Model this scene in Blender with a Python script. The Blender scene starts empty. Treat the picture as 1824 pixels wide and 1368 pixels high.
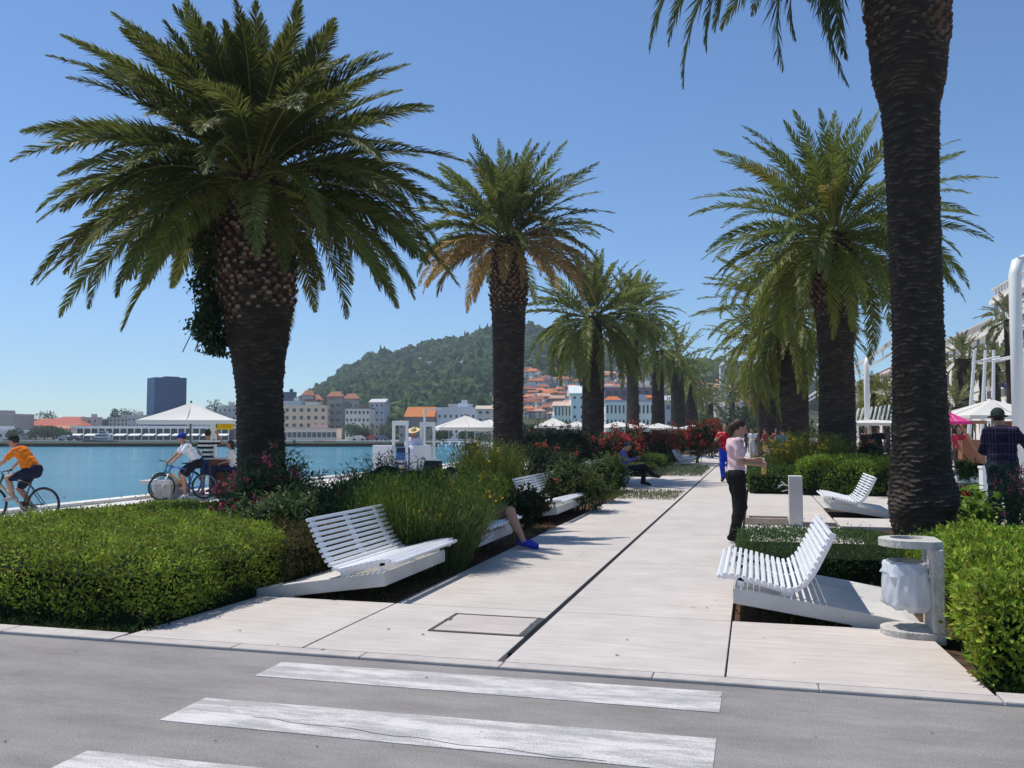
import bpy, math, random
import numpy as np
from mathutils import Vector, Matrix
R=np.random.default_rng(7); random.seed(7)
S=bpy.context.scene; COL=S.collection; PI=math.pi
rad=math.radians
# ---------------------------------------------------------------- camera geometry (metres; +Y runs along the promenade, +X to the right)
EYE=1.5; FPX=1594.0; YAW=rad(15.1); PITCH=math.atan(86/1594)
def ray(u,v):
    x=(u-912)/FPX; y=(684-v)/FPX
    fy=math.cos(PITCH)-y*math.sin(PITCH); fz=math.sin(PITCH)+y*math.cos(PITCH)
    c,s=math.cos(YAW),math.sin(YAW)
    return (x*c-fy*s, x*s+fy*c, fz)
def pl(u,d):                       # bearing u at distance d along the view axis -> world x, y
    x=(u-912)/FPX*d/math.cos(PITCH); c,s=math.cos(YAW),math.sin(YAW)
    return (x*c-d*s, x*s+d*c)
def zz(v,d): return EYE-(v-770)*d/FPX
def gr(u,v,z=0.0):
    r=ray(u,v); t=(z-EYE)/r[2]; return (r[0]*t, r[1]*t)
# ---------------------------------------------------------------- tagging
def tag(o,label=None,cat=None,group=None,kind=None):
    if label: o['label']=label
    if cat: o['category']=cat
    if group: o['group']=group
    if kind: o['kind']=kind
    return o
def root(name,loc,rz=0,label=None,cat=None,group=None):
    o=bpy.data.objects.new(name,None); COL.objects.link(o); o.empty_display_size=.2
    o.location=loc; o.rotation_euler=(0,0,rz); return tag(o,label,cat,group)
def copy_tree(o,parent=None):
    c=o.copy(); COL.objects.link(c)
    if parent is not None: c.parent=parent
    for ch in list(o.children): copy_tree(ch,c)
    return c
# ---------------------------------------------------------------- mesh builder
class MB:
    def __init__(s): s.V=[];s.F={3:[],4:[]};s.C=[];s.n=0;s.poly=[]
    def add(s,V,F,col=(1,1,1)):
        V=np.asarray(V,float).reshape(-1,3)
        if isinstance(F,np.ndarray): s.F[F.shape[1]].append(F+s.n)
        else:
            for f in F:
                if len(f) in (3,4): s.F[len(f)].append(np.asarray([f])+s.n)
                else: s.poly.append([i+s.n for i in f])
        s.V.append(V); c=np.asarray(col,float)
        s.C.append(np.broadcast_to(c,(len(V),3)) if c.ndim==1 else c); s.n+=len(V); return s
    def box(s,c,sz,rz=0,col=(1,1,1),M=None):
        hx,hy,hz=sz[0]/2,sz[1]/2,sz[2]/2
        V=np.array([[x,y,z] for z in(-hz,hz) for y in(-hy,hy) for x in(-hx,hx)])
        if M is not None: V=V@np.array(M).T
        if rz: 
            a,b=math.cos(rz),math.sin(rz); V=V@np.array([[a,b,0],[-b,a,0],[0,0,1]])
        return s.add(V+np.array(c),[(0,2,3,1),(4,5,7,6),(0,1,5,4),(2,6,7,3),(0,4,6,2),(1,3,7,5)],col)
    def bar(s,a,b,w,h=None,col=(1,1,1),up=(0,0,1)):
        h=h or w; a=Vector(a);b=Vector(b);d=(b-a);L=d.length;d.normalize();up=Vector(up)
        if abs(d.dot(up))>.99: up=Vector((1,0,0))
        x=d.cross(up).normalized(); z=x.cross(d).normalized()
        M=np.array([[x[i],d[i],z[i]] for i in range(3)])
        return s.box(tuple((a+b)/2),(w,L,h),M=M,col=col)
    def tube(s,pts,r,n=8,col=(1,1,1),cap=True,flat=None):
        P=[Vector(p) for p in pts]; m=len(P); rr=r if hasattr(r,'__len__') else [r]*m
        V=[];x=None
        for i,p in enumerate(P):
            t=(P[min(i+1,m-1)]-P[max(i-1,0)])
            if t.length<1e-9: t=Vector((0,0,1))
            t.normalize()
            if x is None:
                x=t.orthogonal().normalized()
            else:
                x=(x-t*x.dot(t)); x=x.normalized() if x.length>1e-6 else t.orthogonal().normalized()
            y=t.cross(x)
            for k in range(n):
                a=2*PI*k/n; V.append(tuple(p+(x*math.cos(a)+y*math.sin(a))*rr[i]))
        F=[(i*n+k,i*n+(k+1)%n,(i+1)*n+(k+1)%n,(i+1)*n+k) for i in range(m-1) for k in range(n)]
        s.add(V,F,col)
        if cap:
            s.poly.append([s.n-len(V)+k for k in range(n)][::-1]); s.poly.append([s.n-n+k for k in range(n)])
        return s
    def prism(s,poly,z0,z1,col=(1,1,1)):
        n=len(poly); zt=z1 if hasattr(z1,'__len__') else [z1]*n; zb=z0 if hasattr(z0,'__len__') else [z0]*n
        a=sum(poly[i][0]*poly[(i+1)%n][1]-poly[(i+1)%n][0]*poly[i][1] for i in range(n))
        if a<0: poly=poly[::-1]; zt=list(zt)[::-1]; zb=list(zb)[::-1]
        V=[(p[0],p[1],zb[i]) for i,p in enumerate(poly)]+[(p[0],p[1],zt[i]) for i,p in enumerate(poly)]
        F=[(i,(i+1)%n,n+(i+1)%n,n+i) for i in range(n)]+[tuple(range(n))[::-1],tuple(range(n,2*n))]
        return s.add(V,F,col)
    def yprism(s,prof,y0,y1,col=(1,1,1)):    # profile in x,z swept along y
        n=len(prof); V=[(p[0],y0,p[1]) for p in prof]+[(p[0],y1,p[1]) for p in prof]
        a=sum(prof[i][0]*prof[(i+1)%n][1]-prof[(i+1)%n][0]*prof[i][1] for i in range(n))
        F=[(i,(i+1)%n,n+(i+1)%n,n+i) for i in range(n)]+[tuple(range(n))[::-1],tuple(range(n,2*n))]
        if a>0: F=[f[::-1] for f in F]
        return s.add(V,F,col)
    def lathe(s,prof,c=(0,0,0),n=16,col=(1,1,1)):
        m=len(prof); V=[(c[0]+r*math.cos(2*PI*k/n),c[1]+r*math.sin(2*PI*k/n),c[2]+z) for r,z in prof for k in range(n)]
        F=[(i*n+k,i*n+(k+1)%n,(i+1)*n+(k+1)%n,(i+1)*n+k) for i in range(m-1) for k in range(n)]
        s.add(V,F,col); b=s.n-len(V)
        s.poly.append([b+k for k in range(n)][::-1]); s.poly.append([s.n-n+k for k in range(n)]); return s
    def build(s,name,mat,parent=None,smooth=False,bevel=0,**kw):
        V=np.concatenate(s.V) if s.V else np.zeros((0,3))
        T=np.concatenate(s.F[3]) if s.F[3] else np.zeros((0,3),int); Q=np.concatenate(s.F[4]) if s.F[4] else np.zeros((0,4),int)
        me=bpy.data.meshes.new(name)
        pl_=[len(p) for p in s.poly]; pi=[i for p in s.poly for i in p]
        loops=np.concatenate([T.ravel(),Q.ravel(),np.array(pi,int)]).astype(np.int32)
        tot=np.concatenate([np.full(len(T),3),np.full(len(Q),4),np.array(pl_,int)]).astype(np.int32)
        st=np.concatenate([[0],np.cumsum(tot)[:-1]]).astype(np.int32)
        me.vertices.add(len(V)); me.vertices.foreach_set('co',V.astype(np.float32).ravel())
        me.loops.add(len(loops)); me.loops.foreach_set('vertex_index',loops)
        me.polygons.add(len(tot)); me.polygons.foreach_set('loop_start',st); me.polygons.foreach_set('loop_total',tot)
        me.update(calc_edges=True); me.validate()
        C=np.concatenate(s.C); at=me.color_attributes.new('Col','FLOAT_COLOR','POINT')
        at.data.foreach_set('color',np.concatenate([C,np.ones((len(C),1))],1).astype(np.float32).ravel())
        me.polygons.foreach_set('use_smooth',np.full(len(me.polygons),bool(smooth)))
        me.materials.append(mat)
        o=bpy.data.objects.new(name,me); COL.objects.link(o)
        if parent is not None: o.parent=parent
        if bevel:
            b=o.modifiers.new('b','BEVEL'); b.width=bevel; b.segments=2; b.limit_method='ANGLE'
        if kw: tag(o,**kw)
        return o
# ---------------------------------------------------------------- materials
def mat(name,col=(.8,.8,.8),rough=.7,var=.15,scale=4.0,bump=0.0,bscale=40.0,spec=.4,metal=0,col2=None,attr=True,detail=6,stretch=None,trans=0):
    m=bpy.data.materials.new(name); m.use_nodes=True; nt=m.node_tree; N=nt.nodes; L=nt.links; N.clear()
    out=N.new('ShaderNodeOutputMaterial'); P=N.new('ShaderNodeBsdfPrincipled'); L.new(P.outputs[0],out.inputs[0])
    P.inputs['Roughness'].default_value=rough; P.inputs['Metallic'].default_value=metal; P.inputs['Specular IOR Level'].default_value=spec
    tc=N.new('ShaderNodeTexCoord'); vec=tc.outputs['Object']
    if stretch:
        mp=N.new('ShaderNodeMapping'); mp.inputs['Scale'].default_value=stretch; L.new(vec,mp.inputs[0]); vec=mp.outputs[0]
    nz=N.new('ShaderNodeTexNoise'); nz.inputs['Scale'].default_value=scale; nz.inputs['Detail'].default_value=detail; nz.inputs['Roughness'].default_value=.6; L.new(vec,nz.inputs['Vector'])
    rp=N.new('ShaderNodeValToRGB'); rp.color_ramp.elements[0].position=.32; rp.color_ramp.elements[1].position=.68; L.new(nz.outputs['Fac'],rp.inputs[0])
    c2=col2 or tuple(min(1,x*(1+var)) for x in col); c1=col if col2 else tuple(x*(1-var) for x in col)
    rp.color_ramp.elements[0].color=(*c1,1); rp.color_ramp.elements[1].color=(*c2,1)
    c=rp.outputs[0]
    if attr:
        a=N.new('ShaderNodeAttribute'); a.attribute_name='Col'; mx=N.new('ShaderNodeMix'); mx.data_type='RGBA'; mx.blend_type='MULTIPLY'; mx.inputs[0].default_value=1
        L.new(c,mx.inputs[6]); L.new(a.outputs['Color'],mx.inputs[7]); c=mx.outputs[2]
    L.new(c,P.inputs['Base Color'])
    if bump:
        n2=N.new('ShaderNodeTexNoise'); n2.inputs['Scale'].default_value=bscale; n2.inputs['Detail'].default_value=4; L.new(vec,n2.inputs['Vector'])
        b=N.new('ShaderNodeBump'); b.inputs['Strength'].default_value=bump; b.inputs['Distance'].default_value=.02; L.new(n2.outputs['Fac'],b.inputs['Height']); L.new(b.outputs[0],P.inputs['Normal'])
    if trans:
        t=N.new('ShaderNodeBsdfTranslucent'); L.new(c,t.inputs[0]); ms=N.new('ShaderNodeMixShader'); ms.inputs[0].default_value=trans
        L.new(P.outputs[0],ms.inputs[1]); L.new(t.outputs[0],ms.inputs[2]); L.new(ms.outputs[0],out.inputs[0])
    m.diffuse_color=(*col,1); return m
def nodes(m):
    nt=m.node_tree; P=next(n for n in nt.nodes if n.type=='BSDF_PRINCIPLED'); return nt,nt.nodes,nt.links,P
M={}
M['leaf']=mat('leaf',(1,1,1),.6,0,1,spec=.22,trans=.35)
M['needle']=mat('grassy_leaf',(1,1,1),.6,0,1,spec=.2,trans=.3)
M['frond']=mat('palm_frond',(1,1,1),.5,0,1,spec=.3,trans=.42)
M['petal']=mat('petal',(1,1,1),.6,0,1,spec=.2,trans=.35)
M['bark']=mat('palm_bark',(1,1,1),.85,.35,14,bump=.6,bscale=60,spec=.2)
M['wood']=mat('tree_bark',(.10,.075,.05),.9,.3,6,bump=.5,spec=.1)
M['hull']=mat('light_blocking_core',(.012,.02,.007),.9,.3,20,bump=1,bscale=60,spec=.1)  # near-black filler added inside the leaves to block light showing through
M['soil']=mat('soil',(.085,.055,.036),.95,.5,9,bump=1,bscale=50,spec=.1)
M['white']=mat('white_paint',(.80,.80,.79),.35,.04,3,spec=.5)
M['slat']=mat('bench_white_lacquer',(.82,.83,.85),.3,.05,5,spec=.5)
M['cloth']=mat('cloth',(1,1,1),.85,.12,14,bump=.6,bscale=22,spec=.15)
M['canvas']=mat('parasol_canvas',(.80,.78,.73),.85,.04,2,spec=.1,trans=.28)
M['skin']=mat('skin',(.44,.24,.155),.5,.10,9,spec=.35)
M['hair']=mat('hair',(1,1,1),.6,.3,30,spec=.3)
M['rubber']=mat('rubber',(.022,.022,.024),.75,.2,20,spec=.3)
M['metal']=mat('painted_metal',(1,1,1),.35,.05,8,spec=.5)
M['steel']=mat('steel',(.5,.5,.52),.3,.1,8,metal=1)
M['plain']=mat('painted_surface',(1,1,1),.7,.06,1.2,spec=.3)
M['wall']=mat('plaster',(1,1,1),.9,.09,.35,spec=.15)
M['tile']=mat('roof_tile',(1,1,1),.9,.22,.9,spec=.1,bump=.6,bscale=3)
M['glass']=mat('dark_window_glass',(.035,.045,.06),.15,.3,.3,spec=.6)
M['conc']=mat('bench_concrete',(.56,.54,.51),.85,.14,2.2,bump=.3,bscale=70,spec=.2)
M['binc']=mat('pitted_concrete',(.50,.48,.44),.9,.2,9,bump=.8,bscale=60,spec=.2)
# paving: pale, faintly pink concrete with brushed streaks and spots
def paving(name,col,col2,streak=(0.7,5,1)):
    m=mat(name,col,.75,.0,1.6,bump=.25,bscale=120,spec=.25,col2=col2,detail=8)
    nt,N,L,P=nodes(m); tc=N.new('ShaderNodeTexCoord'); mp=N.new('ShaderNodeMapping'); mp.inputs['Scale'].default_value=streak; L.new(tc.outputs['Object'],mp.inputs[0])
    n=N.new('ShaderNodeTexNoise'); n.inputs['Scale'].default_value=3; n.inputs['Detail'].default_value=9; n.inputs['Roughness'].default_value=.7; L.new(mp.outputs[0],n.inputs['Vector'])
    r=N.new('ShaderNodeValToRGB'); r.color_ramp.elements[0].position=.30; r.color_ramp.elements[0].color=(.84,.83,.825,1); r.color_ramp.elements[1].position=.60; r.color_ramp.elements[1].color=(1.04,1.04,1.04,1); L.new(n.outputs['Fac'],r.inputs[0])
    n3=N.new('ShaderNodeTexNoise'); n3.inputs['Scale'].default_value=7; n3.inputs['Detail'].default_value=3; L.new(tc.outputs['Object'],n3.inputs['Vector'])
    r3=N.new('ShaderNodeValToRGB'); r3.color_ramp.elements[0].position=.24; r3.color_ramp.elements[0].color=(.70,.68,.67,1); r3.color_ramp.elements[1].position=.30; r3.color_ramp.elements[1].color=(1,1,1,1); L.new(n3.outputs['Fac'],r3.inputs[0])
    src=P.inputs['Base Color'].links[0].from_socket
    for rr in (r,r3):
        mx=N.new('ShaderNodeMix'); mx.data_type='RGBA'; mx.blend_type='MULTIPLY'; mx.inputs[0].default_value=1; L.new(src,mx.inputs[6]); L.new(rr.outputs[0],mx.inputs[7]); src=mx.outputs[2]
    L.new(src,P.inputs['Base Color']); return m
M['pave']=paving('promenade_concrete',(.49,.45,.415),(.565,.525,.487))
M['kerb']=paving('kerb_stone',(.44,.41,.385),(.54,.50,.47),(2,2,2))
M['quay']=paving('quay_stone',(.60,.57,.53),(.68,.66,.62),(1,1,1))
# asphalt: grey with fine grain, faint pink, blotches
m=mat('asphalt',(.265,.25,.238),.9,0,.55,bump=.5,bscale=220,spec=.15,col2=(.33,.31,.295),detail=5); nt,N,L,P=nodes(m)
tc=N.new('ShaderNodeTexCoord'); v=N.new('ShaderNodeTexNoise'); v.inputs['Scale'].default_value=95; v.inputs['Detail'].default_value=2; L.new(tc.outputs['Object'],v.inputs['Vector'])
r=N.new('ShaderNodeValToRGB'); r.color_ramp.elements[0].position=.3; r.color_ramp.elements[0].color=(.80,.80,.80,1); r.color_ramp.elements[1].position=.72; r.color_ramp.elements[1].color=(1.20,1.20,1.20,1); L.new(v.outputs['Fac'],r.inputs[0])
src=P.inputs['Base Color'].links[0].from_socket; mx=N.new('ShaderNodeMix'); mx.data_type='RGBA'; mx.blend_type='MULTIPLY'; mx.inputs[0].default_value=1; L.new(src,mx.inputs[6]); L.new(r.outputs[0],mx.inputs[7]); L.new(mx.outputs[2],P.inputs['Base Color']); 
n4=N.new('ShaderNodeTexNoise'); n4.inputs['Scale'].default_value=2.2; n4.inputs['Detail'].default_value=9; n4.inputs['Roughness'].default_value=.7; mq=N.new('ShaderNodeMapping'); mq.inputs['Scale'].default_value=(.5,1.6,1); L.new(tc.outputs['Object'],mq.inputs[0]); L.new(mq.outputs[0],n4.inputs['Vector'])
r4=N.new('ShaderNodeValToRGB'); r4.color_ramp.elements[0].position=.30; r4.color_ramp.elements[0].color=(.74,.73,.72,1); r4.color_ramp.elements[1].position=.62; r4.color_ramp.elements[1].color=(1.05,1.05,1.05,1); L.new(n4.outputs['Fac'],r4.inputs[0])
mx4=N.new('ShaderNodeMix'); mx4.data_type='RGBA'; mx4.blend_type='MULTIPLY'; mx4.inputs[0].default_value=1; L.new(mx.outputs[2],mx4.inputs[6]); L.new(r4.outputs[0],mx4.inputs[7]); L.new(mx4.outputs[2],P.inputs['Base Color']); M['asph']=m
# worn crossing paint: white, scuffed through to the grey road
m=bpy.data.materials.new('worn_road_paint'); m.use_nodes=True; nt,N,L,P=nodes(m); P.inputs['Roughness'].default_value=.7
tc=N.new('ShaderNodeTexCoord'); mp=N.new('ShaderNodeMapping'); mp.inputs['Scale'].default_value=(1.1,5,1); L.new(tc.outputs['Object'],mp.inputs[0])
n1=N.new('ShaderNodeTexNoise'); n1.inputs['Scale'].default_value=1.7; n1.inputs['Detail'].default_value=10; n1.inputs['Roughness'].default_value=.72; L.new(mp.outputs[0],n1.inputs['Vector'])
n2=N.new('ShaderNodeTexNoise'); n2.inputs['Scale'].default_value=120; n2.inputs['Detail'].default_value=3; L.new(tc.outputs['Object'],n2.inputs['Vector'])
ad=N.new('ShaderNodeMath'); ad.operation='MULTIPLY_ADD'; ad.inputs[1].default_value=.45; L.new(n2.outputs['Fac'],ad.inputs[0]); L.new(n1.outputs['Fac'],ad.inputs[2])
r=N.new('ShaderNodeValToRGB'); r.color_ramp.elements[0].position=.65; r.color_ramp.elements[0].color=(.33,.32,.31,1); r.color_ramp.elements[1].position=.80; r.color_ramp.elements[1].color=(.60,.57,.55,1); L.new(ad.outputs[0],r.inputs[0]); L.new(r.outputs[0],P.inputs['Base Color']); M['paint']=m
# sea
m=bpy.data.materials.new('sea_water'); m.use_nodes=True; nt,N,L,P=nodes(m); P.inputs['Roughness'].default_value=.12; P.inputs['Base Color'].default_value=(.035,.2,.27,1); P.inputs['IOR'].default_value=1.33
tc=N.new('ShaderNodeTexCoord'); mp=N.new('ShaderNodeMapping'); mp.inputs['Rotation'].default_value=(0,0,.5); mp.inputs['Scale'].default_value=(.35,1.5,1); L.new(tc.outputs['Object'],mp.inputs[0])
n1=N.new('ShaderNodeTexNoise'); n1.inputs['Scale'].default_value=1.4; n1.inputs['Detail'].default_value=6; L.new(mp.outputs[0],n1.inputs['Vector'])
b=N.new('ShaderNodeBump'); b.inputs['Strength'].default_value=1; b.inputs['Distance'].default_value=.4; L.new(n1.outputs['Fac'],b.inputs['Height']); L.new(b.outputs[0],P.inputs['Normal'])
n2=N.new('ShaderNodeTexNoise'); n2.inputs['Scale'].default_value=.09; n2.inputs['Detail'].default_value=4; L.new(mp.outputs[0],n2.inputs['Vector'])
r=N.new('ShaderNodeValToRGB'); r.color_ramp.elements[0].position=.35; r.color_ramp.elements[0].color=(.028,.18,.25,1); r.color_ramp.elements[1].position=.65; r.color_ramp.elements[1].color=(.05,.25,.31,1); L.new(n2.outputs['Fac'],r.inputs[0]); L.new(r.outputs[0],P.inputs['Base Color']); M['sea']=m
# plastic bag
m=mat('thin_white_plastic',(.82,.84,.88),.3,.03,6,spec=.5,trans=.45,bump=.5,bscale=12); M['bag']=m
# curtain wall tower: dark blue glass with faint floors
m=mat('blue_curtain_glass',(.008,.085,.22),.5,.2,.15,spec=.12); M['tower']=m
M['terr']=mat('scrub_ground',(.05,.06,.025),.95,.4,.05,bump=.5,bscale=1,spec=.1)
M['town']=mat('town_ground',(.42,.38,.33),.95,.3,.05,spec=.1)
# ---------------------------------------------------------------- foliage helpers (numpy)
def nrm(a): return a/np.maximum(np.linalg.norm(a,axis=-1,keepdims=True),1e-9)
def leaf_quads(P,D,Nn,L,W,col,mb,bend=.12):
    """lozenge leaves: base P, direction D, normal hint Nn, lengths L, widths W"""
    D=nrm(D); Wd=nrm(np.cross(D,Nn)); U=np.cross(Wd,D); L=L[:,None]; W=W[:,None]
    a=P; t=P+D*L-U*L*bend; m_=P+D*L*.45+U*L*bend*.5
    V=np.stack([a,m_-Wd*W/2,t,m_+Wd*W/2],1).reshape(-1,3)
    n=len(P); F=np.arange(n*4).reshape(n,4); C=np.repeat(col,4,0)
    mb.add(V,F,C)
def cols(n,base,var=.25,hue=.15,rng=R,extra=None):
    b=np.array(base)[None]*(1+rng.normal(0,var,(n,1)).clip(-.6,.9)); b=b*(1+rng.normal(0,hue,(n,3))*np.array([1,.3,.6]))
    if extra is not None:
        p,c=extra; k=rng.random(n)<p; b[k]=np.array(c)*(1+rng.normal(0,.2,(k.sum(),1)))
    return b.clip(.002,.95)
def vnoise(x,y,s=1.0,seed=0):
    r=np.random.default_rng(seed); o=0
    for i in range(5):
        a=r.uniform(0,2*PI); f=s*r.uniform(.6,2.4); ph=r.uniform(0,2*PI); o=o+np.sin((x*math.cos(a)+y*math.sin(a))*f+ph)
    return o/5
def hedge(name,poly,h,dens,leaf,base,label,cat,group=None,mb_extra=None,lump=.05,extra=None,kindmat='leaf',z0=-.05,depth=.07,seed=1,up=.7):
    """clipped hedge: convex footprint, leaves through a shell over a dark core"""
    rng=np.random.default_rng(seed); P=np.array(poly,float); c=P.mean(0); n=len(P)
    area=.5*sum(P[i][0]*P[(i+1)%n][1]-P[(i+1)%n][0]*P[i][1] for i in range(n))
    if area<0: P=P[::-1]; area=-area
    rt=root(name,(c[0],c[1],0),label=label,cat=cat,group=group)
    hf=lambda x,y: h+lump*vnoise(x,y,3.0,seed)+lump*.6*vnoise(x,y,9,seed+1)
    pts=[];nor=[]
    # top
    k=int(area*dens*1.6); mn,mxx=P.min(0),P.max(0); q=rng.uniform(mn,mxx,(k*3,2)); ins=np.ones(len(q),bool)
    for i in range(n):
        a,b=P[i],P[(i+1)%n]; ins&=((b[0]-a[0])*(q[:,1]-a[1])-(b[1]-a[1])*(q[:,0]-a[0]))>0
    q=q[ins][:int(area*dens)]; 
    if len(q):
        de=np.min([((P[(i+1)%n]-P[i])[0]*(q[:,1]-P[i][1])-(P[(i+1)%n]-P[i])[1]*(q[:,0]-P[i][0]))/np.linalg.norm(P[(i+1)%n]-P[i]) for i in range(n)],0)
        pts.append(np.c_[q,hf(q[:,0],q[:,1])-.10*np.exp(-de/.10)]); nor.append(np.tile([0,0,1.],(len(q),1)))
    for i in range(n):
        a,b=P[i],P[(i+1)%n]; e=b-a; L=np.linalg.norm(e); k=int(L*(h-z0)*dens); 
        if k==0: continue
        nn=np.array([e[1],-e[0]])/L; t=rng.random(k); zt=rng.random(k)**.9
        xy=a+e*t[:,None]; H=hf(xy[:,0],xy[:,1])-.085; z=z0+zt*(H-z0)
        off=lump*1.3*vnoise(t*L,z,6,seed+i)-.10*np.clip(.18-z,0,1)/.18-.07*np.clip((zt-.8)/.2,0,1)**2
        pts.append(np.c_[xy+nn*off[:,None],z]); nor.append(np.tile([nn[0],nn[1],.25],(k,1)))
    pts=np.concatenate(pts);nor=nrm(np.concatenate(nor)); N_=len(pts)
    pts=pts-nor*(rng.random((N_,1))**1.5)*depth+rng.normal(0,.012,(N_,3)); strag=rng.random(N_)<.03; pts[strag]+=nor[strag]*rng.random((strag.sum(),1))**2*.13
    D=nrm(nor*.6+rng.normal(0,.6,(N_,3))+np.array([0,0,.25])); Nn=nrm(nor+rng.normal(0,up,(N_,3)))
    Ls=leaf[0]*rng.uniform(.6,1.25,N_); Ws=leaf[1]*rng.uniform(.7,1.2,N_)
    tone=1+.35*vnoise(pts[:,0],pts[:,1]+pts[:,2],5,seed+7)[:,None]+.25*vnoise(pts[:,0]+pts[:,2],pts[:,1],17,seed+9)[:,None]
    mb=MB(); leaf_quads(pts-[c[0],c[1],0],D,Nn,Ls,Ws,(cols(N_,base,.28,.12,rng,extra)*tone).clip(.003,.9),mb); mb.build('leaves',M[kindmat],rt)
    # core: dark solid added so no light passes through the hedge
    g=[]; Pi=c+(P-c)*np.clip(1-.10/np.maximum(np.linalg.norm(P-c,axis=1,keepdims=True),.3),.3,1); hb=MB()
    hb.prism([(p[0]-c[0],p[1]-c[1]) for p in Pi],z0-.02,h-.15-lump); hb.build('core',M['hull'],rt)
    return rt
def bush(name,loc,rx,ry,h,nl,leaf,base,label,cat,group=None,flowers=None,seed=1,droop=.1,upright=.5,extra=None,stems=True,mt='leaf',lobes=6,zlo=.0,core=.55):
    """loose shrub: leafy shoots in uneven lobes, stems, flower heads"""
    rng=np.random.default_rng(seed); rt=root(name,loc,label=label,cat=cat,group=group)
    th=rng.uniform(0,2*PI,lobes); rr=rng.uniform(.1,.6,lobes); C=np.c_[np.cos(th)*rx*rr,np.sin(th)*ry*rr,h*rng.uniform(.38,.72,lobes)]; C[0]=(0,0,h*.5)
    sz=np.c_[rx*rng.uniform(.4,.62,lobes),ry*rng.uniform(.4,.62,lobes),h*rng.uniform(.28,.42,lobes)]
    per=max(5,10); ns=nl//per; li=rng.integers(0,lobes,ns); d=nrm(rng.normal(0,1,(ns,3))); rad_=rng.random((ns,1))**.45
    tips=C[li]+d*sz[li]*rad_; tips[:,2]=np.clip(tips[:,2],zlo+.03,h*1.12)
    sd=nrm(d*.7+np.array([0,0,upright])+rng.normal(0,.35,(ns,3)))
    L=leaf[0]
    k=rng.random((ns,per)); base_p=tips[:,None,:]+sd[:,None,:]*((k-.6)*L*2.2)[:,:,None]
    a=rng.uniform(0,2*PI,(ns,per)); x=nrm(np.cross(sd,[.3,.2,1.])); y=np.cross(sd,x)
    rad_d=x[:,None,:]*np.cos(a)[:,:,None]+y[:,None,:]*np.sin(a)[:,:,None]
    D=nrm(rad_d*.8+sd[:,None,:]*.75+np.array([0,0,-droop])).reshape(-1,3); Nn=nrm(sd[:,None,:]-rad_d*.5+rng.normal(0,.25,(ns,per,3))).reshape(-1,3)
    P=base_p.reshape(-1,3); n=len(P); P[:,2]=np.maximum(P[:,2],.01); Ls=L*rng.uniform(.6,1.2,n); Ws=leaf[1]*rng.uniform(.7,1.2,n)
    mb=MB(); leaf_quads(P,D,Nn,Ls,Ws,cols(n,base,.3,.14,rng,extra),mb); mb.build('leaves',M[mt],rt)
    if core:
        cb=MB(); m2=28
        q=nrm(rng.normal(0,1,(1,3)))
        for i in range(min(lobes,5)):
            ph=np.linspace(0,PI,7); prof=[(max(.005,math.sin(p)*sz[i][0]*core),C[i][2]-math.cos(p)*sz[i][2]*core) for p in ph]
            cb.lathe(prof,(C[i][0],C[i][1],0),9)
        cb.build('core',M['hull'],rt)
    if stems:
        sb=MB()
        for i in range(min(10,lobes+3)):
            c=C[i%lobes]; sb.tube([(c[0]*.15+rng.normal(0,.04),c[1]*.15+rng.normal(0,.04),-.03),(c[0]*.55,c[1]*.55,c[2]*.5),tuple(c)],[.018,.012,.006],5)
        sb.build('stems',M['wood'],rt)
    if flowers:
        nf,fs,fc=flowers; fb=MB(); top=tips[(tips[:,2]>h*.40)]; ci=rng.integers(0,len(top),nf); cc=top[ci]+nrm(sd[:1]*0+rng.normal(0,1,(nf,3)))*.02; cc=cc+nrm(cc-np.array([0,0,h*.45]))*L*.6
        q=9; P=np.repeat(cc,q,0)+rng.normal(0,fs*.7,(nf*q,3)); D=rng.normal(0,1,(nf*q,3)); Nn=rng.normal(0,1,(nf*q,3))
        leaf_quads(P,D,Nn,np.full(nf*q,fs),np.full(nf*q,fs*.8),cols(nf*q,fc,.25,.05,rng),fb); fb.build('flowers',M['petal'],rt)
    return rt
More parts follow.
